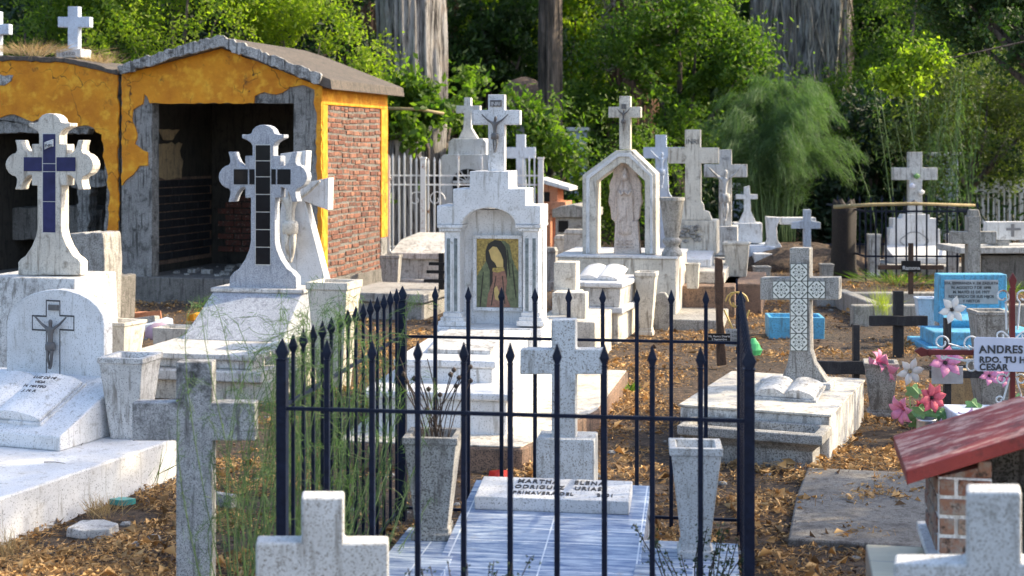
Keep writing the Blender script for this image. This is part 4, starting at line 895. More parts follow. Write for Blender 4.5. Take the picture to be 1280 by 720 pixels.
for k, (px, py, mt, nm) in enumerate(((1140, 232, 'sign_white', 'pale_flower'), (1152, 240, 'petal_white', 'white_flower'), (1143, 253, 'bronze', 'small_cross'), (1146, 220, 'cloth_leaf', 'leaf_sprig'))):
    x, z = M.p(px, py, .02); m = M.mb(); m.lathe([(.001, -.045), (.04, -.02), (.045, .01), (.001, .04)], (x, .02, z), 9, 1, .6); m.build(nm, mt, None, 0, False)
for px, lab in ((1092, 'narrow white vase at the left of the fenced rear tomb'), (1191, 'narrow white vase at the right of the fenced rear tomb')):
    vase('vase', lab, px, 18.2, .15, .55, 'marble_old', 0, True, flare=.8)
M = Mon('iron_fence', 'old thin black iron fence round the white tomb at the right rear', 'fence', 1082, 17.7, 0)
wx = M.p(1222, 300)[0]; pk = M.mb().loft([(.009, .009, -.02), (.009, .009, .92), (.014, .006, .93), (.001, .001, .99)]).build('picket', 'iron_navy', None, 0)
for k in range(1, 12): copyo(pk, (wx / 11 * k, 0, 0))
for k in range(1, 10): copyo(pk, (wx / 9 * k, 2.2, 0))
for y_ in (0, 2.2):
    for z_ in (.3, .86): M.mb().b(0, wx, y_ - .008, y_ + .008, z_ - .01, z_ + .014).build('rail', 'iron_navy', None, 0)
for x_ in (0, wx):
    for z_ in (.3, .86): M.mb().b(x_ - .008, x_ + .008, 0, 2.2, z_ - .01, z_ + .012).build('rail', 'iron_navy', None, 0)
M = Mon('wooden_pole', 'pale bare wooden pole laid across the burnt stump and the rear fence', 'pole', 1042, 17.6, 0, None, .95, solo=True)
M.mb().tube([(0, 0, -.03), (.5, -.02, .0), (1.0, 0, .01), (1.75, 0, -.01)], .026, 8, .018).build('wooden_pole', 'straw', 'solo', 0, True)
M = Mon('tree_stump', 'charred black tree stump left of the rear iron fence', 'stump', 1055, 18.3, 0, solo=True)
m = M.mb(); q = random.Random(8); m.hull([[(r_ * math.cos(a) * (1 + .14 * math.sin(3 * a + z_)), r_ * math.sin(a) * (1 + .1 * math.cos(4 * a)), z_ + (.05 * math.sin(5 * a) if z_ > .8 else 0)) for a in [2 * math.pi * k / 20 for k in range(20)]] for r_, z_ in ((.21, -.05), (.16, .1), (.145, .5), (.15, .86), (.13, .95), (.03, .88))]); m.build('tree_stump', 'burnt_wood', 'solo', 0, True)
M = Mon('iron_cross', 'rusty iron cross with black name plate before the rear fence', 'cross', 1139, 14.6, 0)
m = M.mb(); m.box(1136, 1142, 304, 368, 0, .03); m.build('upright', 'brown_wood', None, .002); m = M.mb(); m.box(1098, 1180, 331.5, 337, -.012, .015); m.build('crossbar', 'brown_wood', None, .002)
m = M.mb(); m.box(1127, 1151, 326, 340, -.03, -.015); pl = m.build('name_plate', 'black_plastic', None, .002); text(M, 'Ramona', M.p(1139, 337, -.03)[0], -.032, M.p(1139, 337, -.03)[1], .055, 'lettering_white', pl)
M = Mon('cross', 'plain grey concrete cross behind the blue tomb', 'cross', 1218, 14.5, 0)
M.mb().ppoly(cross_pts(1210, 1226, 270, None, 1190, 1246, 289.5, 305), 0, .11).build('cross', 'concrete', None, .006)
M.mb().ppoly([(1211, 271), (1213, 262), (1224, 262), (1226, 271)], .01, .10).build('cap', 'concrete', None, .01)
M = Mon('bench_tomb', 'white bench-like tomb with incised cross at the right edge', 'tomb', 1262, 17.0, -4)
tp = M.mb().box(1233, 1330, 277, 300, 0, .1).build('upright_slab', 'white_paint', None, .008)
m = M.mb(); m.box(1264, 1268, 280, 296, -.004, .002); m.box(1258, 1276, 285, 288, -.0045, .0015); m.build('incised_cross', 'lettering_grey', tp, 0)
M.mb().box(1247, 1262, 300.5, 309, .0, .3).build('support', 'concrete', None, .01); M.mb().box(1200, 1340, 309, 317, -.25, .5).build('slab', 'marble_old', None, .01); M.mb().b(-.4, .8, -.15, .5, -.05, M.p(1262, 318)[1]).build('body', 'concrete_dark', None, .01)
# far white picket crosses
for k, (px, Y, pt) in enumerate(((1229, 24.5, 228), (1247, 25, 224), (1262, 24.6, 226), (1277, 24.2, 222))):
    M = Mon('cross', ('small far white cross, leftmost of the row at the right edge', 'small far white cross, second from the left in the row at the right edge', 'small far white cross, third from the left in the row at the right edge', 'small far white cross, last in the row at the right edge')[k], 'cross', px, Y, 0, 'far white crosses at the right edge', solo=True)
    M.mb().ppoly(cross_pts(px - 2.5, px + 2.5, pt, None, px - 8, px + 8, pt + 9, pt + 14), 0, .06).build('cross', 'white_paint', 'solo', 0)
M = Mon('white_railing', 'far low white railing behind the bench-like tomb at the right edge', 'fence', 1222, 23.8, 0)
pk = M.mb().b(-.012, .012, 0, .02, .1, 1.05).build('picket', 'white_paint', None, 0)
for k in range(1, 12): copyo(pk, (k * .09, 0, 0))
for z_ in (.3, .9): M.mb().b(-.05, 1.1, -.02, 0, z_, z_ + .05).build('rail', 'white_paint', None, 0)

# ---------------------------------------------------------------- blue tomb
M = Mon('tomb', 'sky blue tomb with grey lettered plaque', 'tomb', 1213, 11.9, 2)
hd = M.mb().ppoly([(1173, 397), (1174, 343), (1259, 343), (1259, 380), (1262, 404), (1173, 404)], 0, .16).build('headstone', 'blue_paint', None, .01)
m = M.mb(); m.box(1181, 1248, 350, 380, -.012, .004); pl = m.build('plaque', 'plaque_grey', hd, .003)
for i, s_ in enumerate(('STA. ESPERANZA V. DE ZAZUETA', 'N. AGOSTO 7 DE 1898', 'M. MAYO 15 DE 1977', 'RECUERDO DE SUS HIJOS', 'Y NIETOS')):
    x, z = M.p(1214, 355.5 + i * 5.6, -.012); text(M, s_, x, -.0135, z, .033 if i else .030, 'lettering', pl, bold=.0005)
m = M.mb(); m.side([(-.12, M.p(1213, 404)[1] - .02), (-.16, M.p(1213, 404)[1] + .04), (.0, M.p(1213, 384)[1]), (.0, .1)], M.p(1174, 395)[0], M.p(1258, 395)[0]); m.build('sill', 'blue_paint', None, .008)
zt_ = M.p(1213, 410)[1]
M.mb().b(-.42, .42, -.42, .0, .05, zt_ + .02).build('slab', 'blue_paint', None, .012); M.mb().b(-.48, .48, -.5, .2, -.05, .05).build('base', 'blue_paint', None, .01)
vase('vase', 'pale grey vase at the left of the blue tomb', 1157, 12.3, .17, .26, 'bluewhite_paint', 5, False, flare=.7, z=.1)
vase('vase', 'broad grey concrete vase in front of the blue tomb', 1236, 10.8, .25, .42, 'concrete', 0, False, flare=.7)
M = Mon('planter_box', 'bright blue low box behind the tiled cross', 'planter', 993, 12.5, 4, solo=True)
m = M.mb(); m.loft([(.235, .16, -.05), (.24, .17, .18), (.21, .14, .18), (.20, .13, .10)]); m.build('planter_box', 'blue_paint', 'solo', .006)
M = Mon('kerb', 'long grey concrete grave kerb running behind the tiled cross and black cross', 'kerb', 1100, 13.2, -2)
M.mb().b(-.25, 1.4, 0, .12, -.05, .19).build('front_kerb', 'concrete', None, .015); M.mb().b(.0, .12, .12, 1.6, -.05, .18).build('side_kerb', 'concrete', None, .015)
M.mb().b(-.2, 1.3, 1.6, 1.75, -.05, .14).build('rear_kerb', 'concrete', None, .015)

# ---------------------------------------------------------------- tiled cross tomb
M = Mon('tomb', 'stained concrete tomb with cross of white patterned tiles and open stone book', 'tomb', 1037, 7.5, 22)
XL = M.p(850, 520)[0]; zt = M.p(1036, 521)[1]
M.mb().b(XL, 0, 0, 1.25, -.05, zt).build('body', 'marble_old', None, .012)
M.mb().b(XL - .008, .01, -.01, 1.26, zt, zt + .012).build('top_slab', 'marble_cream', None, .003)
DY = .8
cr = M.mb().ppoly([(987, 310), (1012, 310), (1012, 347), (1048.5, 347), (1048.5, 375), (1012, 375), (1013, 438), (1018, 455), (1030, 472), (1039, 485), (969, 485), (978, 470), (984, 455), (987, 438), (987, 375), (950, 375), (950, 347), (987, 347)], DY, DY + .11).build('cross', 'concrete', None, .006)
bmx = M.mb(); uvl = bmx.bm.loops.layers.uv.new('tile')
cells = [(988, 1009.5, y0, y0 + 21.8) for y0 in (329.5, 351.3, 373.1, 394.9, 416.7)] + [(966, 987.5, 351.3, 373.1), (1010, 1031.5, 351.3, 373.1)]
for a, b_, c_, d_ in cells:
    P = [M.p(a, d_, DY - .004), M.p(b_, d_, DY - .004), M.p(b_, c_, DY - .004), M.p(a, c_, DY - .004)]
    fr0 = [bmx.bm.verts.new((x, DY - .006, z)) for x, z in P]; bk0 = [bmx.bm.verts.new((x, DY + .004, z)) for x, z in P]
    f_ = bmx.bm.faces.new(fr0)
    for lp, uvv in zip(f_.loops, ((0, 0), (1, 0), (1, 1), (0, 1))): lp[uvl].uv = (uvv[0] * .998 + .001, uvv[1] * .998 + .001)
    for i in range(4):
        j = (i + 1) % 4; g_ = bmx.bm.faces.new((fr0[i], bk0[i], bk0[j], fr0[j]))
        for lp in g_.loops: lp[uvl].uv = (.2, .5)
bmx.build('patterned_tiles', 'ornament_tile', cr, 0)
M.mb().side([(DY - .05, zt + .012), (DY - .05, zt + .05), (DY + .16, zt + .05), (DY + .16, zt + .012)], M.p(952, 485, DY)[0], M.p(1040, 485, DY)[0]).build('cross_step', 'marble_old', None, .006)
book(M, M.p(985, 500, .45)[0], .47, zt + .045, .34, .28, .035, 7, 'marble_old', 0)
m = M.mb(); a, b_ = M.p(849, 540, -.25)[0], M.p(1030, 540, -.25)[0]
m.hull([[(a + e, -.30 + e, z_), (b_ - e, -.30 + e, z_), (b_ - e, -.01, z_), (a + e, -.01, z_)] for e, z_ in ((.06, -.05), (.06, .09), (.03, .12), (0, .14), (0, .185), (.02, .19), (.03, .19))] + [[(a + .05, -.25, .19), (b_ - .05, -.25, .19), (b_ - .05, -.05, .19), (a + .05, -.05, .19)], [(a + .055, -.245, .13), (b_ - .055, -.245, .13), (b_ - .055, -.055, .13), (a + .055, -.055, .13)]]); m.build('trough_planter', 'concrete', None, .008)
# ---------------------------------------------------------------- wooden post with plaque, small gold iron cross
M = Mon('wooden_post', 'charred brown wooden post with small black lettered plaque behind the iron fence', 'post', 899, 10.6, 0)
m = M.mb(); m.ppoly(rough([(895, 322), (903, 324), (905, 360), (904, 400), (909, 456), (897, 458), (896, 400), (894, 360)], .8, 8, 2), 0, .06); m.build('post', 'brown_wood', None, .006)
m = M.mb(); m.box(885, 913, 417, 430, -.02, -.004); pl = m.build('plaque', 'black_plastic', None, .002)
for i, s_ in enumerate(('Ma. Ramos Duarte', '2 Septiembre', '1961')): x, z = M.p(899, 421.5 + i * 3.7, -.02); text(M, s_, x, -.0215, z, .021, 'lettering_white', pl)
M = Mon('iron_cross', 'little gold painted iron cross with scrolls behind the fence corner post', 'cross', 921, 11.4, 10)
m = M.mb(); m.b(-.008, .008, 0, .012, 0, .60); m.build('upright', 'iron_navy', None, 0)
for s_ in (-1, 1):
    m = M.mb(); m.tube([(s_ * (.09 - .005 * i) * math.cos(i * .5) + s_ * .0, .0, .42 + (.09 - .005 * i) * math.sin(i * .5)) for i in range(13)], .007, 6); m.build('scroll', 'gold_paint', None, 0)
    m = M.mb(); m.tube([(s_ * .1, 0, .35), (s_ * .01, 0, .15)], .008, 6); m.build('brace', 'gold_paint', None, 0)
m = M.mb(); m.b(-.09, .09, -.012, -.002, .06, .2); m.build('name_plate', 'plaque_grey', None, 0)
for i in range(4): text(M, 'A. Lopez  R.', 0, -.014, .17 - i * .032, .03, 'lettering')
M = Mon('plastic_bag', 'bright green plastic bag lying behind the fence corner', 'bag', 942, 11.2, 0, solo=True)
m = M.mb(); m.hull([[(r_ * math.cos(a) * (1 + .25 * math.sin(3 * a + z_ * 40)), r_ * .7 * math.sin(a), z_) for a in [2 * math.pi * k / 14 for k in range(14)]] for r_, z_ in ((.045, .02), (.06, .06), (.045, .11), (.015, .15))]); m.build('plastic_bag', 'green_plastic', 'solo', 0)

# ---------------------------------------------------------------- paver slab, right
M = Mon('paver_slab', 'large flat weathered concrete slab set in the ground at the right', 'slab', 985, 5.9, 14.6, solo=True)
m = M.mb(); m.hull([[(x + e * (1 if x < .3 else -1), y + e * (1 if y < .5 else -1), z_) for x, y in ((0, 0), (.70, .0), (.72, .7), (.70, 1.38), (.01, 1.36), (-.01, .7))] for e, z_ in ((0, -.05), (0, .025), (.008, .032))]); m.build('paver_slab', 'paver', 'solo', .003)

# ---------------------------------------------------------------- black wooden crosses
def wcross(label, px, Y, pts, z=0, mat='black_wood', cat='cross', plate=None):
    M = Mon('wooden_cross', label, 'cross', px, Y, 0, 'black wooden crosses')
    (a, b_, c_, d_), (e, f_, g_, h_) = pts
    m = M.mb(); m.ppoly(rough([(a, c_), (b_, c_), (b_, d_), (a, d_)], .4, 12, 3), 0, .045); m.build('upright', mat, None, .004)
    m = M.mb(); m.ppoly(rough([(e, g_), (f_, g_), (f_, h_), (e, h_)], .5, 10, 4), -.03, -.002); m.build('crossbar', mat, None, .004); return M
wcross('burnt black wooden cross standing left of the blue tomb', 1124, 11.2, ((1117.5, 1130, 364, None), (1087, 1160, 395, 407.5)))
wcross('low black wooden cross right beside the tiled cross tomb', 1072, 9.4, ((1067, 1075, 406, None), (1010, 1092, 452, 468)))
M = wcross('tall thin black wooden cross holding silk flowers and a blank grey plate', 1186, 8.4, ((1181.5, 1189.5, 398, None), (1163, 1252, 463.5, 473)))
m = M.mb(); m.box(1165, 1204, 458, 480, -.045, -.033); m.build('blank_plate', 'plaque_grey', None, .002)
vase('vase', 'slim grey concrete vase of pink silk flower beside the low black cross', 1101, 8.8, .20, .33, 'concrete', 12, True, flare=.66)
vase('vase', 'mottled grey vase behind the thin black cross', 1238, 8.6, .22, .36, 'concrete', 0, True, flare=.6)
M = Mon('stone_box', 'small pale yellow stone box behind the thin black cross', 'box', 1207, 8.9, 0, solo=True); M.mb().hull([[(x * k_, y, z_) for x, y in ((-.12, -.08), (.12, -.08), (.12, .08), (-.12, .08))] for k_, z_ in ((1, -.02), (1, .16), (.75, .26))]).build('stone_box', 'pale_yellow_plaster', 'solo', .006)
M = Mon('stone_slab', 'pale blue-grey stone slab behind the red iron cross', 'slab', 1258, 7.6, 3, solo=True); M.mb().b(-.22, .4, 0, .5, -.05, .19).build('stone_slab', 'bluewhite_paint', 'solo', .01)

# ---------------------------------------------------------------- red iron cross with sign
M = Mon('iron_cross', 'red iron cross with white scrolls and a white hand lettered sign', 'cross', 1266, 6.3, 3)
def bar(a, b_, c_, d_, nm='bar', mat='red_iron', y=0, t=.02): m = M.mb(); m.box(a, b_, c_, d_, y, y + t); return m.build(nm, mat, None, .002)
x, _ = M.p(1266, 400, 0); m = M.mb(); m.b(x - .0115, x + .0115, 0, .023, -.05, M.p(1266, 362)[1]); m.build('upright', 'red_iron', None, .002)
bar(1160, 1345, 438, 444.5, 'crossbar', y=-.004, t=.018)
m = M.mb(); m.ppoly([(1266.5, 341), (1271.5, 350), (1269, 359), (1271, 362), (1262, 362), (1264, 359), (1261.5, 350)], 0, .018); m.build('spear_point', 'red_iron', None, .002)
m = M.mb(); m.ppoly([(1143, 439), (1152, 434), (1160, 437.5), (1164, 436), (1164, 446), (1160, 444.5), (1152, 446)], 0, .016); m.build('spear_point', 'red_iron', None, .002)
def scroll(cx, cy, r0, a0, a1, tail=None, shrink=.5):
    n = 18; P = []
    for i in range(n + 1):
        t = i / n; a = R(a0 + (a1 - a0) * t); rr = r0 * (1 - shrink * t); X_, Z_ = M.p(cx + rr * math.cos(a), cy - rr * math.sin(a), .005); P.append((X_, .005, Z_))
    if tail: X_, Z_ = M.p(*tail, .005); P = [(X_, .005, Z_)] + P
    M.mb().tube(P, .0042, 6).build('scroll', 'white_iron', None, 0)
scroll(1177, 428, 9, -10, 380, (1208, 436)); scroll(1215, 429, 10, 200, -150, (1214, 440))
scroll(1253, 370, 8.5, -60, 330, (1258, 412)); scroll(1279, 370, 8.5, 240, -130, (1272, 412))
scroll(1251, 420, 6, 40, 400, (1262, 422)); scroll(1281, 420, 6, 140, -220, (1270, 422))
scroll(1180, 445, 4, 180, 520, (1210, 452)); scroll(1215, 458, 8, 60, 420, (1200, 450))
scroll(1252, 474, 7, 30, 400, (1262, 466)); scroll(1276, 474, 7, 150, -220, (1270, 466))
scroll(1249, 500, 5, 0, 380, (1262, 472)); scroll(1283, 500, 5, 180, -200, (1270, 472))
sg = M.mb(); sg.ppoly([(1221, 421.5), (1345, 424), (1345, 466), (1222, 464), (1218, 460), (1218, 425)], -.022, -.012); sg = sg.build('sign', 'sign_white', None, .001)
for i, (s_, sz) in enumerate((('ANDRES DU', .048), ('RDO. TU HIJO', .038), ('CESAR', .040))):
    x, z = M.p(1224, (441, 453, 462.5)[i], -.022); text(M, s_, x, -.0235, z, sz, 'lettering', sg, align='LEFT', spacing=1.08, bold=.0013, wob=.07)

# ---------------------------------------------------------------- red roofed brick niche
M = Mon('brick_niche', 'small brick grave niche with sloping worn red roof at the right edge', 'niche', 1173, 4.45, 11)
zb = M.p(1173, 695)[1]; zr = M.p(1173, 596)[1]
WD2 = .62; DP2 = .40
def bricks(parent=None):
    m = M.mb(); lay = m.bm.faces.layers.float.new('rnd'); q = random.Random(9); fc = 0; bh = .050; gap = .011; z = zb + .008; r_ = 0
    while z < zr + .12:
        x = .003 - (.06 if r_ % 2 else 0)
        while x < .165:
            a, c_ = max(x, .003), min(x + .105, .158)
            if c_ - a > .02 and z + bh < zr + .01 + a * .3 + .03:
                m.b(a, c_, -.004, .02, z, z + bh); m.bm.faces.ensure_lookup_table(); v_ = q.random()
                for f_ in m.bm.faces[fc:]: f_[lay] = v_
                fc = len(m.bm.faces)
            x += .105 + gap
        y = .03 - (.06 if r_ % 2 else 0)
        while y < DP2:
            a, c_ = max(y, .008), min(y + .105, DP2 - .004)
            if c_ - a > .02 and z + bh < zr + .02:
                m.b(-.006, .01, a, c_, z, z + bh); m.bm.faces.ensure_lookup_table(); v_ = q.random()
                for f_ in m.bm.faces[fc:]: f_[lay] = v_
                fc = len(m.bm.faces)
            y += .105 + gap
        z += bh + gap; r_ += 1
    return m.build('bricks', 'brick_weathered', parent, .004)
w1 = M.mb().side([(.0, zb), (.0, zr + .0), (DP2, zr), (DP2, zb)], 0, .16).build('left_wall', 'white_paint', None, .002); bricks(w1)
M.mb().ppoly([(1174, 597), (1236, 578), (1236, 584), (1174, 600)], .002, .3)
w2 = M.mb().b(.5, .64, 0, DP2, zb, zr).build('right_wall', 'white_paint', None, .002)
M.mb().b(.16, .5, DP2 - .04, DP2, zb, zr + .1).build('rear_wall', 'concrete_dark', None, 0)
m = M.mb(); m.hull([[(.0, 0, zr), (.16, 0, zr + .001), (.16, 0, zr + .044), ][0:3], [(.0, DP2, zr), (.16, DP2, zr + .001), (.16, DP2, zr + .044)]]); m.build('wedge_course', 'brick_weathered', w1, .002)
M.mb().b(.16, .5, .01, DP2 - .04, zb, zb + .02).build('niche_floor', 'concrete_dark', None, 0)
M.mb().b(-.03, .68, -.03, DP2 + .03, zb - .03, zb - .001).build('ledge', 'white_paint', None, .004)
M.mb().b(-.015, .66, -.015, DP2 + .015, -.05, zb - .031).build('pedestal', 'paver', None, .004)
th = .043
xa, za = M.p(1134, 606, -.07); xb_, zb_ = M.p(1310, 552, -.07)
m = M.mb(); m.hull([[(xa, y_, za), (xb_, y_, zb_), (xb_ + .30, y_, zb_ - .12), (xb_ + .32, y_, zb_ - .07), (xb_, y_, zb_ + th * 1.05), (xa - .004, y_, za + th)] for y_ in (-.07, .0, DP2 + .08)])
m.build('red_roof', 'red_paint_worn', None, .004)
m = M.mb(); q = random.Random(2)
for k in range(16):
    x = q.uniform(.2, .46); m.tube([(x, .2, zb + .02), (x + q.uniform(-.06, .06), .12, zb + .08), (x + q.uniform(-.1, .1), .06, zb + q.uniform(.1, .2))], .004, 5)
m.build('dry_offering', 'dry_stem', None, 0)
M = Mon('tile_step', 'low cream tiled slab at the foot of the brick niche', 'slab', 1082, 4.85, 11, solo=True)
M.mb().b(0, .75, -1.2, 0, -.05, .30).build('tile_step', 'cream_tile', 'solo', .006)

# ---------------------------------------------------------------- silk flowers
def flower(label, px, py, Y, r, mat, n=6, tilt=(0, 0), stem_to=None, curl=.35, cmat='dry_stem', group='silk flowers on the graves at right'):
    M = Mon('silk_flower', label, 'flower', px, Y, 0, group, EYE - (py - HZ) / F * Y)
    Mx = Matrix.Rotation(R(tilt[0]), 4, 'Z') @ Matrix.Rotation(R(90 + tilt[1]), 4, 'X')
    m = M.mb()
    for k in range(n):
        a = 2 * math.pi * k / n + .2; rows = []
        for i, (u, w_) in enumerate(((.08, .05), (.28, .19), (.5, .28), (.72, .23), (.9, .10), (1.04, .01))):
            zc = curl * math.sin(u * 2.2) * r * (.9 if k % 2 else 1.1); rows.append([(u * r, -w_ * r, zc + .02 * r), (u * r, 0, zc - .05 * r), (u * r, w_ * r, zc + .02 * r)])
        vs = [[m.bm.verts.new(Matrix.Rotation(a, 3, 'Z') @ Vector(p_)) for p_ in row] for row in rows]
        for A, B in zip(vs, vs[1:]):
            for i in range(2): m.bm.faces.new((A[i], A[i + 1], B[i + 1], B[i]))
    m.xf(Mx); o = m.build('petals', mat, None, 0, True)
    sd = o.modifiers.new('thickness', 'SOLIDIFY'); sd.thickness = .0006
    m = M.mb(); m.lathe([(.001, 0), (r * .13, r * .04), (r * .12, r * .12), (.001, r * .17)], n=10); m.xf(Mx); m.build('flower_centre', cmat, None, 0, True)
    if stem_to: M.mb().tube([(0, .01, 0), (stem_to[0] * .4, .03, stem_to[1] * .5), (stem_to[0], .03, stem_to[1])], .003, 5).build('stem', 'cloth_leaf', None, 0)
    return M
flower('white silk flower on top of the thin black cross', 1189.5, 387, 8.35, .083, 'petal_white', 6, (5, 0), None, .2)
flower('pink and white silk lily in the slim grey vase', 1105, 457, 8.75, .105, 'petal_pink', 6, (-30, 20), (.0, -.12), .6, 'petal_white')
flower('white silk flower beside the slim grey vase', 1137, 464, 8.5, .085, 'petal_white', 6, (10, 5), (.02, -.3), .2, 'straw')
flower('pink silk flower wired on the crossbar of the thin black cross', 1181, 454, 8.3, .10, 'petal_pink', 6, (0, -25), None, .4)
flower('deep rose silk flower with black centre above the tin can', 1164, 497, 8.0, .085, 'petal_rose', 8, (15, 0), (.0, -.15), .2, 'black_plastic')
flower('pink silk flower seen from the side, left of the tin can', 1131, 511, 8.0, .085, 'petal_pink', 7, (-55, 10), (.09, -.1), .5, 'petal_rose')
flower('lilac silk lily right of the tin can', 1199, 521, 7.9, .09, 'petal_lilac', 6, (20, 25), (-.12, -.1), .6, 'petal_lilac')
flower('small lilac silk flower close above the red roof', 1176, 530, 7.8, .045, 'petal_lilac', 5, (-20, 20), (-.02, -.1), .6, 'petal_lilac')
flower('pink silk flower hanging under the hand lettered sign, left', 1236, 470, 7.9, .06, 'petal_pink', 6, (0, -20), None, .4)
flower('pink silk flower hanging under the hand lettered sign, right', 1255, 472, 7.9, .06, 'petal_pink', 6, (0, -20), None, .4)
flower('second pink silk lily leaning right in the slim grey vase', 1094, 452, 8.72, .075, 'petal_pink', 6, (40, -20), (.0, -.1), .6, 'petal_rose')
flower('lilac silk lily half hidden behind the red roof', 1224, 524, 7.95, .08, 'petal_lilac', 6, (-15, 35), (-.1, -.1), .6, 'petal_lilac')
flower('small rose silk bud between the two pink flowers above the can', 1146, 506, 8.1, .05, 'petal_rose', 6, (30, 10), (.05, -.1), .5, 'petal_rose')
M = Mon('tin_can', 'silver tin can holding silk flowers behind the red roof', 'can', 1158, 7.95, 0, None, .0, solo=True)
m = M.mb(); zc_ = EYE - (523 - HZ) / F * 7.95; m.lathe([(.056, 0), (.058, .01), (.055, .02), (.055, zc_ - .01), (.058, zc_), (.052, zc_), (.050, zc_ - .05)], n=24); m.build('tin_can', 'tin', 'solo', 0, True)
M = Mon('silk_leaves', 'green cloth leaves spreading around the tin can', 'leaves', 1158, 8.0, 0, None, .1)
for k, (px, py) in enumerate(((1142, 489), (1139, 519), (1146, 528), (1165, 517), (1216, 507), (1272, 500), (1176, 519), (1150, 514))):
    X_ = (px - 640) / F * 8.0 - M.X; Z_ = EYE - (py - HZ) / F * 8.0 - .1; m = M.mb()
    pts = [(X_ + .045 * (1 + .25 * math.cos(5 * a)) * math.cos(a), .01 * math.sin(a * 2), Z_ + .036 * (1 + .25 * math.cos(5 * a)) * math.sin(a)) for a in [2 * math.pi * j / 20 for j in range(20)]]
    m.hull([pts, [(p_[0], p_[1] + .003, p_[2]) for p_ in pts]]); m.build('leaf', 'cloth_leaf', None, 0)

# small litter things
M = Mon('petal_scrap', 'bright red petal scrap on the ground behind the fence', 'petal', 622, 6.9, 0, None, .03, solo=True)
m = M.mb(); m.hull([[(-.05, 0, 0), (.0, -.03, .0), (.05, 0, .01)], [(-.04, .02, .05), (.01, .02, .055), (.05, .03, .05)]]); m.build('petal_scrap', 'petal_red', 'solo', 0)
M = Mon('stone_fragment', 'flat pale broken stone lying in the dirt at lower left', 'stone', 116, 6.1, 10, None, .0, solo=True)
m = M.mb(); p_ = [(-.10, -.05), (-.02, -.075), (.10, -.04), (.11, .03), (.02, .07), (-.08, .05)]; m.hull([[(x, y, -.01) for x, y in p_], [(x * .95, y * .95, .035 + .1 * y) for x, y in p_]]); m.build('stone_fragment', 'marble_old', 'solo', .005)
M = Mon('plastic_scrap', 'crumpled teal and white plastic scrap beside the white slab', 'litter', 153, 6.55, 10, None, .01, solo=True)
m = M.mb(); m.hull([[(.05 * math.cos(a) * (1 + .4 * math.sin(4 * a)), .03 * math.sin(a), z_) for a in [2 * math.pi * k / 12 for k in range(12)]] for z_ in (0, .025)]); m.build('plastic_scrap', 'teal_plastic', 'solo', 0)
M = Mon('wooden_board', 'short pale board lying right of the foreground speckled cross', 'board', 278, 6.55, 30, None, 0, solo=True)
m = M.mb(); m.b(-.1, .07, -.02, .02, .0, .06); m.build('wooden_board', 'concrete', 'solo', .003)
# ---------------------------------------------------------------- vegetation
RS = np.random.RandomState(12)
def leaves_obj(name, C, length, width, mat, axis=None, spread=1.0, fold=.25, parent=None, rv=None, droop=0.0):
    """one small folded leaf (two triangles pairs) at every centre"""
    n = len(C); ax = RS.normal(size=(n, 3)) * spread
    if axis is not None: ax = ax + axis
    ax[:, 2] -= droop; ax /= np.linalg.norm(ax, axis=1)[:, None] + 1e-9
    r = RS.normal(size=(n, 3)); s = np.cross(ax, r); s /= np.linalg.norm(s, axis=1)[:, None] + 1e-9; nn = np.cross(ax, s)
    Ln = (length * RS.uniform(.45, 1.5, n))[:, None]; Wd = (width * RS.uniform(.7, 1.2, n))[:, None]
    a = C - ax * Ln / 2; b = C + ax * Ln / 2; m1 = C + s * Wd / 2 + nn * Wd * fold - ax * Ln * .05; m2 = C - s * Wd / 2 + nn * Wd * fold - ax * Ln * .05
    V = np.stack([a, m1, b, m2], 1).reshape(-1, 3).astype(np.float32)
    me = bpy.data.meshes.new(name); me.vertices.add(4 * n); me.vertices.foreach_set('co', V.ravel())
    k = np.arange(n) * 4; F_ = np.stack([k, k + 1, k + 2, k, k + 2, k + 3], 1).reshape(-1).astype(np.int32)
    me.loops.add(6 * n); me.loops.foreach_set('vertex_index', F_); me.polygons.add(2 * n)
    me.polygons.foreach_set('loop_start', (np.arange(2 * n) * 3).astype(np.int32)); me.update(calc_edges=True)
    at = me.attributes.new('rnd', 'FLOAT', 'FACE'); v = RS.uniform(0, 1, n) if rv is None else rv
    at.data.foreach_set('value', np.repeat(v, 2).astype(np.float32)); me.materials.append(MAT[mat]); me.validate()
    o = bpy.data.objects.new(name, me); COL.objects.link(o)
    if parent: o.parent = parent
    return o
def blob_pts(blobs, per, twig=.16, shell=.35, gaps=-.05, off=(0, 0, 0)):
    out = []
    for cx, cy, cz, rx, ry, rz, n in blobs:
        nt = max(1, n // per); d = RS.normal(size=(nt, 3)); d /= np.linalg.norm(d, axis=1)[:, None]
        lump = 1 + .22 * np.sin(d[:, 0] * 5 + cx * 3) * np.cos(d[:, 1] * 4 + cz * 2) + .16 * np.sin(d[:, 2] * 9 + cy + d[:, 0] * 6)
        rad = (1 - shell * RS.uniform(0, 1, nt) ** 1.4) * lump
        t = np.stack([cx + d[:, 0] * rad * rx, cy + d[:, 1] * rad * ry, cz + d[:, 2] * rad * rz], 1)
        p = np.repeat(t, per, 0) + RS.normal(size=(nt * per, 3)) * twig; out.append(p)
    P = np.concatenate(out)
    if not gaps: return P
    q3 = P + off; f = 0
    for fr_, am in ((2.3, 1.0), (4.7, .8), (9.1, .55)):
        a = q3 * fr_; f = f + am * np.sin(a[:, 0] + 1.3 * np.sin(a[:, 1] * .8)) * np.cos(a[:, 2] * 1.15 + 1.1 * np.sin(a[:, 0] * .7 + fr_)) + am * .5 * np.sin(a[:, 1] + a[:, 2] * .6)
    return P[f > gaps]
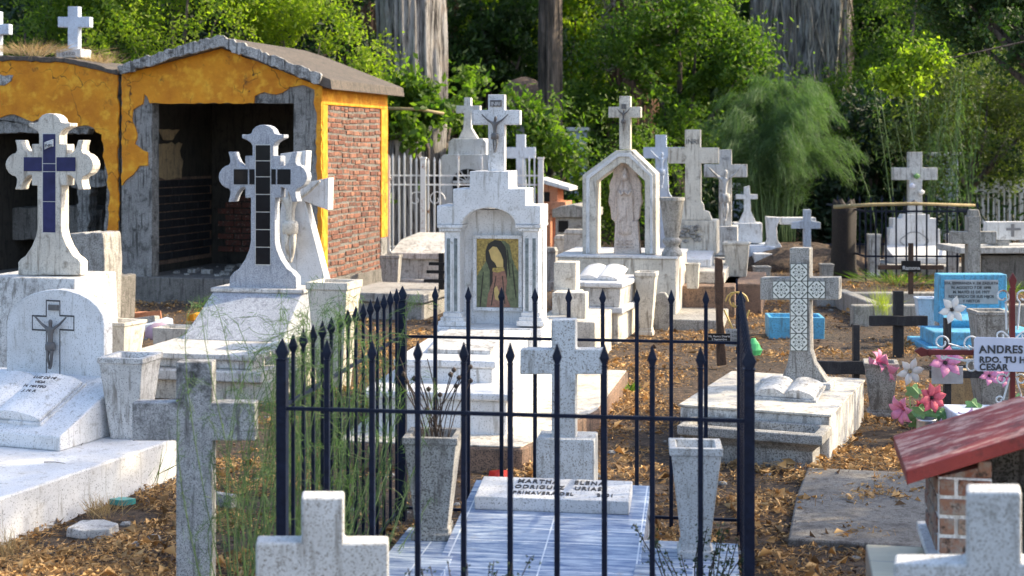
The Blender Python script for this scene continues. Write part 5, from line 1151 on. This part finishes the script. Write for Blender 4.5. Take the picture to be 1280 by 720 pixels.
def tree(name, label, cat, px, Y, blobs, leafmat, size, trunk=.12, barkmat='bark_dark', group=None, per=9, twig=.15, asp=.5, lname='crown', shell=.4, kind=None, stems=True, droop=.2, axis=None, spread=1.0):
    """blobs: (column, row, depth offset, half width m, half height m, leaves)"""
    M = Mon(name, label, cat, px, Y, 0, group, kind=kind); B = []
    for bx, by, dy, rx, rz, n in blobs:
        D = Y + dy; B.append(((bx - 640) / F * D - M.X, dy, EYE - (by - HZ) / F * D, rx, rx * .9, rz, int(n * 1.35)))
    C = blob_pts(B, per, twig, shell, off=(M.X, M.Y, 0)); C = C[C[:, 2] > .02]
    leaves_obj(lname, C, size, size * asp, leafmat, parent=M.root, droop=droop, axis=axis, spread=spread)
    if trunk:
        m = M.mb(); top = max(b_[2] for b_ in B); zc = sum(b_[2] for b_ in B) / len(B); cx = sum(b_[0] for b_ in B) / len(B)
        fork = (cx * .4, .1, max(.3, zc * .45)); m.tube([(0, 0, -.05), (cx * .15 + .05, .03, fork[2] * .5), fork], trunk, 10, trunk * .72)
        for bx, by, bz, *_ in B: m.tube([fork, ((fork[0] + bx) / 2 + .1, by / 2, (fork[2] + bz) / 2 + .1), (bx, by, bz)], trunk * .55, 7, trunk * .12)
        m.build('trunk', barkmat, None, 0, True)
    return M
BG = 'trees and shrubs behind the graves'
tree('shrub', 'mid green leafy shrub behind the crypt at the far left', 'shrub', 20, 19.5, [(-70, 30, 0, 1.3, 1.3, 5000), (30, 30, .3, 1.1, 1.1, 6000), (110, 45, 0, .8, .9, 4500), (70, -50, .6, 1.3, 1.0, 5000)], 'leaf_mid', .075, .10, group=BG)
tree('shrub', 'sunny lime green shrub rising over the join of crypt and mausoleum', 'shrub', 200, 19.0, [(165, 55, -.3, .6, .6, 3500), (215, 25, 0, .7, .75, 4500), (270, 25, .2, .6, .6, 3800), (150, -20, .8, .8, .8, 3500), (240, -60, .5, 1.0, .6, 3500)], 'leaf_lime', .065, .08, group=BG)
tree('shrub', 'bright yellow green shrub above the mausoleum roof', 'shrub', 360, 19.6, [(300, 35, 0, .55, .5, 3500), (350, 30, .2, .7, .7, 4500), (400, 55, 0, .55, .55, 3500), (440, 75, -.2, .45, .5, 3000), (330, -40, .5, .9, .6, 3500)], 'leaf_lime', .07, .08, group=BG)
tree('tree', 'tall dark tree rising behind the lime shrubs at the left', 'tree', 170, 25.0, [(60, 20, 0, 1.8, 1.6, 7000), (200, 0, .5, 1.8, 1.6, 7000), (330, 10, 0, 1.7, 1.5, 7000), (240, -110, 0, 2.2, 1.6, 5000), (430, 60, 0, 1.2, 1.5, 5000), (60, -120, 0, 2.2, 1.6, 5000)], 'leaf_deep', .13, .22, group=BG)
tree('shrub', 'glossy broad leaved green bush beside the mausoleum wall', 'shrub', 525, 20.3, [(520, 140, -.2, .45, .45, 2300), (568, 128, 1.9, .55, .45, 2600), (495, 165, -.2, .35, .7, 2300), (545, 190, 1.8, .6, .8, 2500), (612, 152, 2.0, .5, .6, 2200)], 'leaf_bright', .13, .07, group=BG, asp=.55, twig=.12, per=6)
tree('shrub', 'glossy broad leaved green bush between the two main shrines', 'shrub', 670, 22.3, [(650, 170, 0, .5, .55, 2100), (690, 185, 0, .6, .7, 2500), (660, 225, .3, .9, .8, 3000), (720, 200, .5, .4, .7, 1500)], 'leaf_bright', .12, .07, group=BG, asp=.55, twig=.12, per=6)
tree('shrub', 'small dark leaved shrub behind the arched shrine', 'shrub', 770, 22.6, [(750, 215, 0, .55, .8, 3500), (800, 200, .4, .8, .9, 4200), (735, 250, .2, .7, .6, 2500)], 'leaf_mid', .07, .06, group=BG)
tree('tree', 'dark bushy tree between the grey palm trunk and the slender trunk', 'tree', 610, 28.0, [(580, 70, 0, 1.1, 1.1, 6000), (650, 70, .3, .9, .9, 4500), (600, 0, 0, 1.3, .9, 5000), (640, 140, .6, 1.2, .9, 5000), (560, 130, .5, 1, 1, 4000)], 'leaf_dark', .13, .16, group=BG)
tree('tree', 'yellow green sunlit tree far behind the slender trunk', 'tree', 740, 31.0, [(570, 10, 0, 1.0, .8, 3500), (720, 20, 0, 1.2, 1.0, 4500), (650, -30, 0, 1.4, .8, 4000), (730, 90, .2, 1.1, 1.0, 4500), (480, -20, 0, 1.2, .8, 3000)], 'leaf_lime', .14, .16, group=BG)
tree('tree', 'fresh green feathery tree left of the shaggy palm', 'tree', 850, 25.5, [(800, 80, 0, 1.0, .9, 6500), (870, 60, .2, 1.1, .9, 7000), (920, 100, 0, .8, .8, 5500), (760, 150, .4, .9, .8, 5000), (850, 145, .2, 1.1, .8, 6500), (840, -20, .5, 1.0, .8, 4500)], 'leaf_bright', .10, .13, group=BG, twig=.2)
tree('tree', 'deep green tree behind the rear fenced tomb', 'tree', 1085, 24.5, [(1075, 200, 0, .8, .9, 4500), (1110, 240, .3, .8, .8, 4000), (1050, 250, .5, .8, .7, 4000), (1100, 160, .4, .7, .6, 3500)], 'leaf_deep', .12, .10, group=BG)
tree('tree', 'loose mid green tree right of the shaggy palm', 'tree', 1110, 27.0, [(1115, 70, 0, .9, .9, 5500), (1140, 20, .3, 1.0, 1.0, 5000), (1070, 130, .2, 1.0, .9, 5000), (1150, -40, 0, 1.2, .8, 4000), (1010, 145, .5, .9, .7, 4500), (1165, 100, 0, .9, .9, 4500)], 'leaf_bright', .08, .13, group=BG)
tree('shrub', 'olive green shrub behind the white tomb cross at right', 'shrub', 1200, 23.5, [(1150, 190, 0, .6, .8, 3800), (1200, 160, .2, .8, .8, 5000), (1260, 170, 0, .8, .9, 5000), (1235, 110, .4, .9, .7, 4500), (1310, 130, .2, .9, 1.0, 3500)], 'leaf_olive', .07, .08, group=BG)
tree('tree', 'dark green tree at the right edge behind the far crosses', 'tree', 1265, 27.5, [(1200, 210, 0, 1.0, .8, 4500), (1270, 220, 0, 1.0, .8, 4500), (1320, 120, 0, 1.5, 1.3, 5500), (1250, 60, .4, 1.5, 1.2, 5500), (1200, -30, .4, 1.7, 1.0, 5000)], 'leaf_dark', .10, .15, group=BG)
# feathery shrub: fine drooping needles
FS = Mon('feathery_shrub', 'big grey green feathery shrub with fine drooping needles behind the crucifix', 'shrub', 965, 21.4, 0, BG)
q = random.Random(61); m = FS.mb(); pts = []; axs = []
for k in range(120):
    a = q.uniform(0, 6.283); out_ = q.uniform(.25, 1.25) * (1.0 if math.cos(a) > -.2 else .95); ht = q.uniform(1.5, 2.75) - .35 * max(0, out_ - .8); x0, y0 = q.uniform(-.3, .3), q.uniform(-.3, .3)
    P = []
    for i in range(10):
        t = i / 9; u = t ** 1.5; P.append(Vector((x0 + math.cos(a) * out_ * u, y0 + math.sin(a) * out_ * u, ht * math.sin(min(1, t * 1.25) * 1.5708) - (max(0, t - .72) * 1.0 * out_))))
    m.tube(P, .012, 5, .002)
    for j in range(420):
        t = q.uniform(.28, 1.0); i = min(8, int(t * 9)); c_ = P[i].lerp(P[i + 1], t * 9 - i); dr = (P[i + 1] - P[i]).normalized(); w_ = .10 * (1.15 - t)  + .02
        pts.append(tuple(c_ + Vector((q.gauss(0, w_), q.gauss(0, w_), q.gauss(0, w_) - .05)))); axs.append(tuple(dr * .8 + Vector((0, 0, -.55))))
m.build('stems', 'weed_stem', None, 0, True); leaves_obj('needles', np.array(pts), .19, .0065, 'leaf_grey', axis=np.array(axs), spread=.30, parent=FS.root)
# wispy stems right of it
FS = Mon('tall_reeds', 'tall thin pale green stems rising beside the rear tomb cross', 'reeds', 1150, 21.8, 0, None)
q = random.Random(44); m = FS.mb(); pts = []
for k in range(20):
    bx = q.uniform(-.6, .9); ln = q.uniform(1.8, 3.0); lean = q.uniform(-.5, .5)
    P = [(bx, q.uniform(-.2, .2), 0), (bx + lean * .4, 0, ln * .5), (bx + lean, q.uniform(-.2, .2), ln)]; m.tube(P, .012, 5, .004)
    for j in range(90):
        t = q.uniform(.35, 1); pts.append((bx + lean * t + q.gauss(0, .06), q.gauss(0, .08), ln * t + q.gauss(0, .05)))
m.build('stems', 'weed_stem', None, 0); leaves_obj('leaves', np.array(pts), .12, .008, 'leaf_grey', axis=np.array([0, 0, .8]), spread=.6, parent=FS.root)
# overhanging tree, right
tree('overhanging_tree', 'dark leaved tree hanging into the top right corner with one bright sunlit branch', 'tree', 1400, 15.5,
     [(1215, 10, 0, .45, .40, 3800), (1265, 30, .1, .45, .42, 4200), (1230, 60, .1, .3, .26, 1800), (1290, -30, .3, .7, .5, 4500), (1180, -35, .2, .5, .4, 3000), (1350, 20, .6, .9, .9, 6000), (1420, -60, .5, 1.3, 1.1, 6000)], 'leaf_dark', .062, .16, group=None, twig=.09, per=7, asp=.62)
tree('low_branch', 'bright lime leaved branch hanging left of the dark overhanging crown', 'branch', 1400, 13.9, [(1110, 92, 0, .13, .08, 420), (1140, 74, .1, .20, .10, 800), (1172, 60, .1, .2, .13, 800), (1135, 103, 0, .2, .05, 500), (1190, 84, .2, .2, .12, 700), (1162, 98, .3, .13, .08, 300)], 'leaf_lime', .055, .0, group=None, twig=.07, per=6, asp=.7, lname='leaves')
M = [o for o in COL.objects if o.name == 'low_branch'][0]
mm = MB(Mon('x', 'x', 'x', 1400, 13.9, 0, solo=True)); z_ = lambda py: EYE - (py - HZ) / F * 13.9
X_ = lambda px: (px - 1400) / F * 13.9
mm.tube([(X_(1400), 0, z_(10)), (X_(1290), .05, z_(50)), (X_(1200), .1, z_(70)), (X_(1120), 0, z_(90))], .012, 7, .004); o = mm.build('limb', 'bark_dark', M, 0, True)
# big shade tree just outside the frame on the right
def pxX(X, D): return 640 + X / D * F
SB = [(7.4, 7.0, 3.5, 1.35, 1.0, 11000), (6.2, 6.4, 3.2, .8, .6, 2600), (6.3, 7.9, 6.3, 1.35, .9, 14000), (7.0, 6.1, 5.1, .9, .7, 1800), (8.3, 7.3, 5.6, 1.4, 1.2, 4000), (7.6, 9.6, 4.4, 1.0, .8, 1600)]
tree('shade_tree', 'broad shade tree standing just outside the right edge', 'tree', pxX(7.8, 7.2), 7.2, [(pxX(a, b_), HZ - (c_ - EYE) / b_ * F, b_ - 7.2, r_, h_, n_) for a, b_, c_, r_, h_, n_ in SB], 'leaf_mid', .085, .18, twig=.16, per=8, asp=.6)
# trunks
def trunkobj(label, px, Y, w0, w1, mat, top=9.0, ridges=11, name='palm_tree', seed=1, fr=True, lean=0.0, trunkname='trunk'):
    M = Mon(name, label, 'tree', px, Y, 0, 'bare trunks behind the graves'); m = M.mb(); q = random.Random(seed); n = 110; rings = []
    ph = [q.uniform(0, 6.28) for _ in range(8)]
    for i in range(30):
        z = -.05 + (top + .05) * i / 29; r_ = w0 + (w1 - w0) * i / 29; rg = []
        for k in range(n):
            a = 2 * math.pi * k / n; f_ = 1 + .20 * abs(noise.noise(Vector((math.cos(a) * ridges * .33, math.sin(a) * ridges * .33, z * .35 + ph[3])))) * 2 + .05 * noise.noise(Vector((math.cos(a) * ridges, math.sin(a) * ridges, z * .8))) + .05 * math.sin(3 * a + ph[1] + z * .8) + .05 * abs(math.sin(17 * a + ph[2] + z * .35)) + q.uniform(-.012, .012)
            rg.append((r_ * f_ * math.cos(a) + lean * z, r_ * f_ * math.sin(a), z))
        rings.append(rg)
    m.hull(rings); m.build(trunkname, mat, None, 0, True)
    if fr:
        pts = []; axs = []
        for k in range(26):
            a = 2 * math.pi * k / 26 + q.uniform(-.1, .1); el = q.uniform(-.6, 1.1)
            for j in range(120):
                t = j / 120 * 2.4; pts.append((lean * top + math.cos(a) * math.cos(el) * t + q.gauss(0, .1), math.sin(a) * math.cos(el) * t + q.gauss(0, .1), top + math.sin(el) * t - .25 * t * t * .5)); axs.append((math.cos(a), math.sin(a), -.3))
        leaves_obj('fronds', np.array(pts), .55, .03, 'leaf_mid', axis=np.array(axs), spread=.6, parent=M.root)
    return M
trunkobj('massive grey ridged trunk rising behind the mausoleum', 511, 21.0, .46, .37, 'bark_grey', 9.5, 13, 'tree', 1)
trunkobj('reddish brown shaggy trunk left of the massive grey trunk', 452, 27.5, .42, .36, 'bark_brown', 9, 15, 'tree', 2)
trunkobj('warm brown trunk half hidden right behind the massive grey trunk', 545, 29.0, .40, .36, 'bark_brown', 9, 15, 'tree', 6)
trunkobj('slender dark trunk rising above the grey dome', 688, 25.0, .19, .17, 'bark_dark', 9, 7, 'tree', 3)
T = trunkobj('shaggy palm trunk hung with dead fronds, upper right', 1003, 29.0, .80, .85, 'bark_grey', 9, 19, 'palm_tree', 4)
n = 2600; a = RS.uniform(0, 2 * np.pi, n); z = RS.uniform(2.6, 8.5, n); r_ = .86 + RS.uniform(0, .14, n)
leaves_obj('dead_fronds', np.stack([r_ * np.cos(a), r_ * np.sin(a), z], 1), .75, .035, 'frond_dead', axis=np.array([0, 0, -1.0]), spread=.13, parent=T.root)
T = trunkobj('dry brown tangle of dead fronds high behind the arched shrine', 792, 30.0, .45, .42, 'bark_brown', 9, 15, 'palm_tree', 5)
n = 1500; a = RS.uniform(0, 2 * np.pi, n); z = RS.uniform(3.2, 8.5, n); r_ = .5 + RS.uniform(0, .3, n)
leaves_obj('dead_fronds', np.stack([r_ * np.cos(a), r_ * np.sin(a), z], 1), .5, .03, 'frond_dead', axis=np.array([0, 0, -.6]), spread=.5, parent=T.root)
# dome
M = Mon('domed_roof', 'weathered brown dome of a far tomb beyond the bushes', 'dome', 655, 26.0, 0)
m = M.mb(); m.lathe([(.50, 2.2), (.50, 2.32), (.49, 2.45), (.44, 2.62), (.35, 2.78), (.22, 2.89), (.08, 2.94), (.01, 2.95)], n=32); m.build('dome', 'rock_brown', None, 0, True)
M.mb().b(-.5, .5, -.4, .5, -.05, 2.2).build('walls', 'concrete', None, .02)
# pipes / canopy pole beside mausoleum, far white crypt walls glimpsed
M = Mon('awning_pole', 'thin yellowish horizontal pole sticking out beside the mausoleum corner', 'pole', 505, 19.5, 0, None, 2.18, solo=True); M.mb().tube([(-.4, 0, .02), (.2, 0, 0), (.55, 0, -.06)], .022, 8).build('awning_pole', 'straw', 'solo', 0, True)
for k, (px, Y, w_, zt_, lab) in enumerate([(722, 25.5, .30, 1.95, 'pale far tomb pillar glimpsed through leaves left of the arched shrine'), (640, 26.5, .9, 1.2, 'long pale far tomb wall between the bushes'), (1180, 25.8, .5, 1.5, 'pale grey far tomb glimpsed behind the reeds at right'), (935, 27, .8, .9, 'low pale far tomb beneath the feathery shrub')]):
    M = Mon('far_tomb', lab, 'tomb', px, Y, 6, 'far tombs glimpsed through the leaves'); M.mb().b(-w_ / 2, w_ / 2, 0, .5, -.05, zt_).build('walls', 'bluewhite_paint', None, .01); M.mb().b(-w_ / 2 - .05, w_ / 2 + .05, -.06, .55, zt_, zt_ + .07).build('roof', 'white_paint', None, .01)
# undergrowth and far woodland
n = 52000; x = RS.uniform(-16, 18, n); y = RS.uniform(23.2, 30, n); h = 1.0 + .55 * np.sin(x * 1.7) * np.cos(y * 1.3) + .3 * np.sin(x * 4.1); z = RS.uniform(0, 1, n) ** .8 * h * 1.25
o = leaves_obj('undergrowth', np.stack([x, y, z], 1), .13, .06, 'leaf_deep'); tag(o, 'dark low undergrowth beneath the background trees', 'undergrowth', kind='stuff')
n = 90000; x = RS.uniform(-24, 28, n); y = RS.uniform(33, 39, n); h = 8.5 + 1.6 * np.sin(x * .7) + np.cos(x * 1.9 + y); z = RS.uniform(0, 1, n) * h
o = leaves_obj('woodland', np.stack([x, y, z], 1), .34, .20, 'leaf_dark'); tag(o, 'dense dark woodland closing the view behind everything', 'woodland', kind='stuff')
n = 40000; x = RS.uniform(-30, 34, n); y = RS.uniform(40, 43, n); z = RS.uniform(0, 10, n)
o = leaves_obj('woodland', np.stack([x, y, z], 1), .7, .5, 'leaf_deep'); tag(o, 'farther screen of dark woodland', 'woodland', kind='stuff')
# grass and dry growth
def tufts(label, cat, name, spots, mat, l=.16, n=60, w=.004, spread=.35, group=None, Y0=None):
    for px, Y, z, s_ in spots:
        X = (px - 640) / F * Y; r0 = RS.normal(size=(n, 2)) * .035 * s_; C = np.stack([X + r0[:, 0], Y + r0[:, 1], np.full(n, z) + l * s_ * .4], 1)
        yield C
def tuft(name, label, px, Y, z, s_, mat, n=70, l=.16, w=.005, spread=.35, group='grass tufts', r=.04):
    M = Mon(name, label, 'grass', px, Y, 0, group, z, solo=True); r0 = RS.normal(size=(n, 2)) * r * s_
    C = np.stack([r0[:, 0], r0[:, 1], np.full(n, l * s_ * .42)], 1); o = leaves_obj(name, C, l * s_, w, mat, axis=np.stack([r0[:, 0] * 8 / s_, r0[:, 1] * 8 / s_, np.full(n, 1.0)], 1), spread=spread); M.place(o); tag(o, *M.info); return o
tuft('grass_tuft', 'bright yellow green grass tuft before the kerb at right', 1102, 13.0, .12, 1.3, 'grass_yellow', 90, .22)
tuft('grass_tuft', 'green grass tuft at the foot of the rear iron fence', 1120, 16.9, 0, 1.2, 'leaf_mid', 220, .22, .008, r=.25)
tuft('grass_tuft', 'green grass patch right of the grey concrete cross', 1252, 15.6, 0, 1.2, 'leaf_bright', 200, .22, .008, r=.2)
tuft('grass_tuft', 'dry grass along the crypt roof left of the white cross', 40, 15.7, z_crypt - .02, 1.2, 'dry_grass', 520, .22, .005, r=.26)
tuft('grass_tuft', 'dry grass on the crypt roof right of the white cross', 122, 15.9, z_crypt - .1, 1.1, 'dry_grass', 200, .2, .005, r=.10)
tuft('grass_tuft', 'dry brown grass at the foot of the white slab by the plastic scrap', 128, 6.35, 0, .9, 'dry_grass', 120, .13, .003, r=.05)
tuft('grass_tuft', 'dry orange grass blades at the bottom left corner', 12, 5.7, 0, .9, 'dry_grass', 60, .16, .003, r=.04)
tuft('grass_tuft', 'green weed sprouting against the white slab behind the speckled cross', 190, 6.95, 0, 1.0, 'leaf_olive', 26, .2, .004, .5, r=.05)
tuft('grass_tuft', 'little olive weed at the foot of the mausoleum side wall', 455, 14.3, 0, 1.0, 'leaf_olive', 120, .16, .01, .7, r=.12)
tuft('grass_tuft', 'green seedling weed on the litter between shrine and tiled cross', 790, 9.6, 0, .8, 'leaf_bright', 40, .1, .01, .7, r=.05)
# wispy green weed climbing the iron fence
W_ = Mon('wispy_weed', 'tangled wispy green weed climbing over the left corner of the iron fence', 'weed', 335, 4.72, 0, None)
q = random.Random(31); m = W_.mb(); pts = []; axs = []
for k in range(125):
    bx, by = (q.uniform(-.16, .16), q.uniform(-.12, .45)) if k < 75 else (q.uniform(-.05, .30), q.uniform(.3, 1.3)); ex, ez = q.uniform(-.28, .32), q.uniform(.35, 1.12); by2 = by + q.uniform(-.1, .5); bow = q.uniform(-.15, .15)
    P = []
    for i in range(9):
        t = i / 8; P.append((bx + (ex) * t ** 1.6 + bow * math.sin(math.pi * t), by + (by2 - by) * t, ez * math.sin(t * 1.75) / math.sin(1.75) if q else 0))
    m.tube(P, .0022, 5, .0009)
    for j in range(70):
        t = q.uniform(.15, 1); i = min(7, int(t * 8)); u = t * 8 - i; A, Bp = Vector(P[i]), Vector(P[i + 1]); c_ = A.lerp(Bp, u); dr = (Bp - A).normalized()
        pts.append(tuple(c_ + Vector((q.gauss(0, .012), q.gauss(0, .012), q.gauss(0, .012))))); axs.append(tuple(dr * .9))
for k in range(26):   # curling tendrils
    x0, y0, z0 = q.uniform(-.18, .38), q.uniform(-.1, .6), q.uniform(.3, 1.05); r0 = q.uniform(.03, .1); P = []
    a0 = q.uniform(0, 6.28)
    for i in range(16): a = a0 + i * .28; P.append((x0 + r0 * math.cos(a) * (1 + i * .06), y0 + i * .004, z0 + r0 * .8 * math.sin(a)))
    m.tube(P, .0012, 4, .0006)
m.build('stems', 'weed_stem', None, 0); leaves_obj('needles', np.array(pts), .055, .0022, 'leaf_grey', axis=np.array(axs), spread=.45, parent=W_.root)
for px, Y, lab, s_, zb0 in ((575, 4.15, 'dark dried weed with bead-like seeds at the bottom edge before the fence', 1.0, 0), (230, 4.45, 'dark dried weed at the foot of the speckled foreground cross', .62, 0), (870, 4.85, 'blackened dry weed in front of the right tiled plinth', .85, 0)):
    M = Mon('dry_weed', lab, 'weed', px, Y, 0, 'dark dried weeds'); m = M.mb(); pts = []
    for k in range(18):
        a = q.uniform(-.16, .16); l = q.uniform(.30, .47) * s_; P = [(a * .3, q.uniform(-.04, .04), 0), (a * .8, 0, l * .6), (a * 1.2 + q.uniform(-.03, .03), 0, l)]; m.tube(P, .003, 5, .0015)
        for j in range(24): t = q.uniform(.55, 1.0); pts.append((a * .3 + (P[2][0] - a * .3) * t + q.gauss(0, .008), q.gauss(0, .01), l * t + q.gauss(0, .006)))
    m.build('stems', 'dry_stem', None, 0); o = leaves_obj('seeds', np.array(pts), .013, .009, 'leaf_deep', parent=M.root, fold=.6); o['kind'] = 'stuff'
# leaf litter over the ground
def litter(n, y0, y1, lmin, lmax, wid, name, label, lo, hi, curl=.5):
    y = y0 * (y1 / y0) ** (RS.uniform(0, 1, n) ** .85); x = RS.uniform(-.42, .42, n) * y; q_ = np.array([.8 * noise.noise(Vector((a * .9, b * .9, 7))) + .8 * noise.noise(Vector((a * 3.1, b * 3.1, 2))) + .4 * noise.noise(Vector((a * 9, b * 9, 5))) for a, b in zip(x, y)])
    keep = RS.uniform(0, 1, n) < np.clip(.46 + q_ * 1.7, .05, 1); x, y, q_ = x[keep], y[keep], q_[keep]; n = len(x)
    zz = np.array([hgt(a, b) for a, b in zip(x, y)]) + RS.uniform(.0, .016, n) + np.clip(q_, 0, 1) * RS.uniform(0, .06, n)
    rv = np.clip(.42 + q_ * .75 + RS.normal(size=n) * .33 - .08, lo, hi); ax = RS.normal(size=(n, 3)); ax[:, 2] *= .35
    o = leaves_obj(name, np.stack([x, y, zz], 1), (lmin + lmax) / 2, wid, 'litter', axis=ax * 2.5, spread=.35, fold=curl, rv=rv); tag(o, label, 'litter', kind='stuff')
litter(150000, 4.0, 20, .03, .075, .0038, 'straw_litter', 'fine dry straw and twigs strewn over the earth', .0, 1)
litter(110000, 4.2, 22, .014, .03, .013, 'leaf_litter', 'small curled brown and orange fallen leaves on the earth', .0, 1, .7)
litter(9000, 4.2, 22, .045, .075, .036, 'leaf_litter', 'larger curled dry leaves among the litter', .0, .8, .8)
litter(5000, 4.2, 20, .10, .22, .0045, 'twig_litter', 'dark thin twigs and stalks scattered over the litter', .0, .35)
# small stones and clods
q = random.Random(77); M = Mon('gravel', 'small stones and clods scattered through the leaf litter', 'gravel', 640, 1, 0, kind='stuff', solo=True); m = M.mb()
for k in range(420):
    Y = 4.6 * (17 / 4.6) ** q.random(); X = (q.uniform(-20, 1300) - 640) / F * Y; s_ = q.uniform(.006, .03) * q.uniform(.5, 1.2); z_0 = hgt(X, Y)
    m.hull([[(X + s_ * r0 * math.cos(a) * (1 + .25 * math.sin(2 * a + k)), Y - 1 + s_ * .8 * r0 * math.sin(a), z_0 + s_ * z0) for a in [2 * math.pi * j / 7 for j in range(7)]] for r0, z0 in ((1, -.2), (1.05, .3), (.7, .65), (.2, .75))])
m.build('gravel', 'concrete', 'solo', 0)
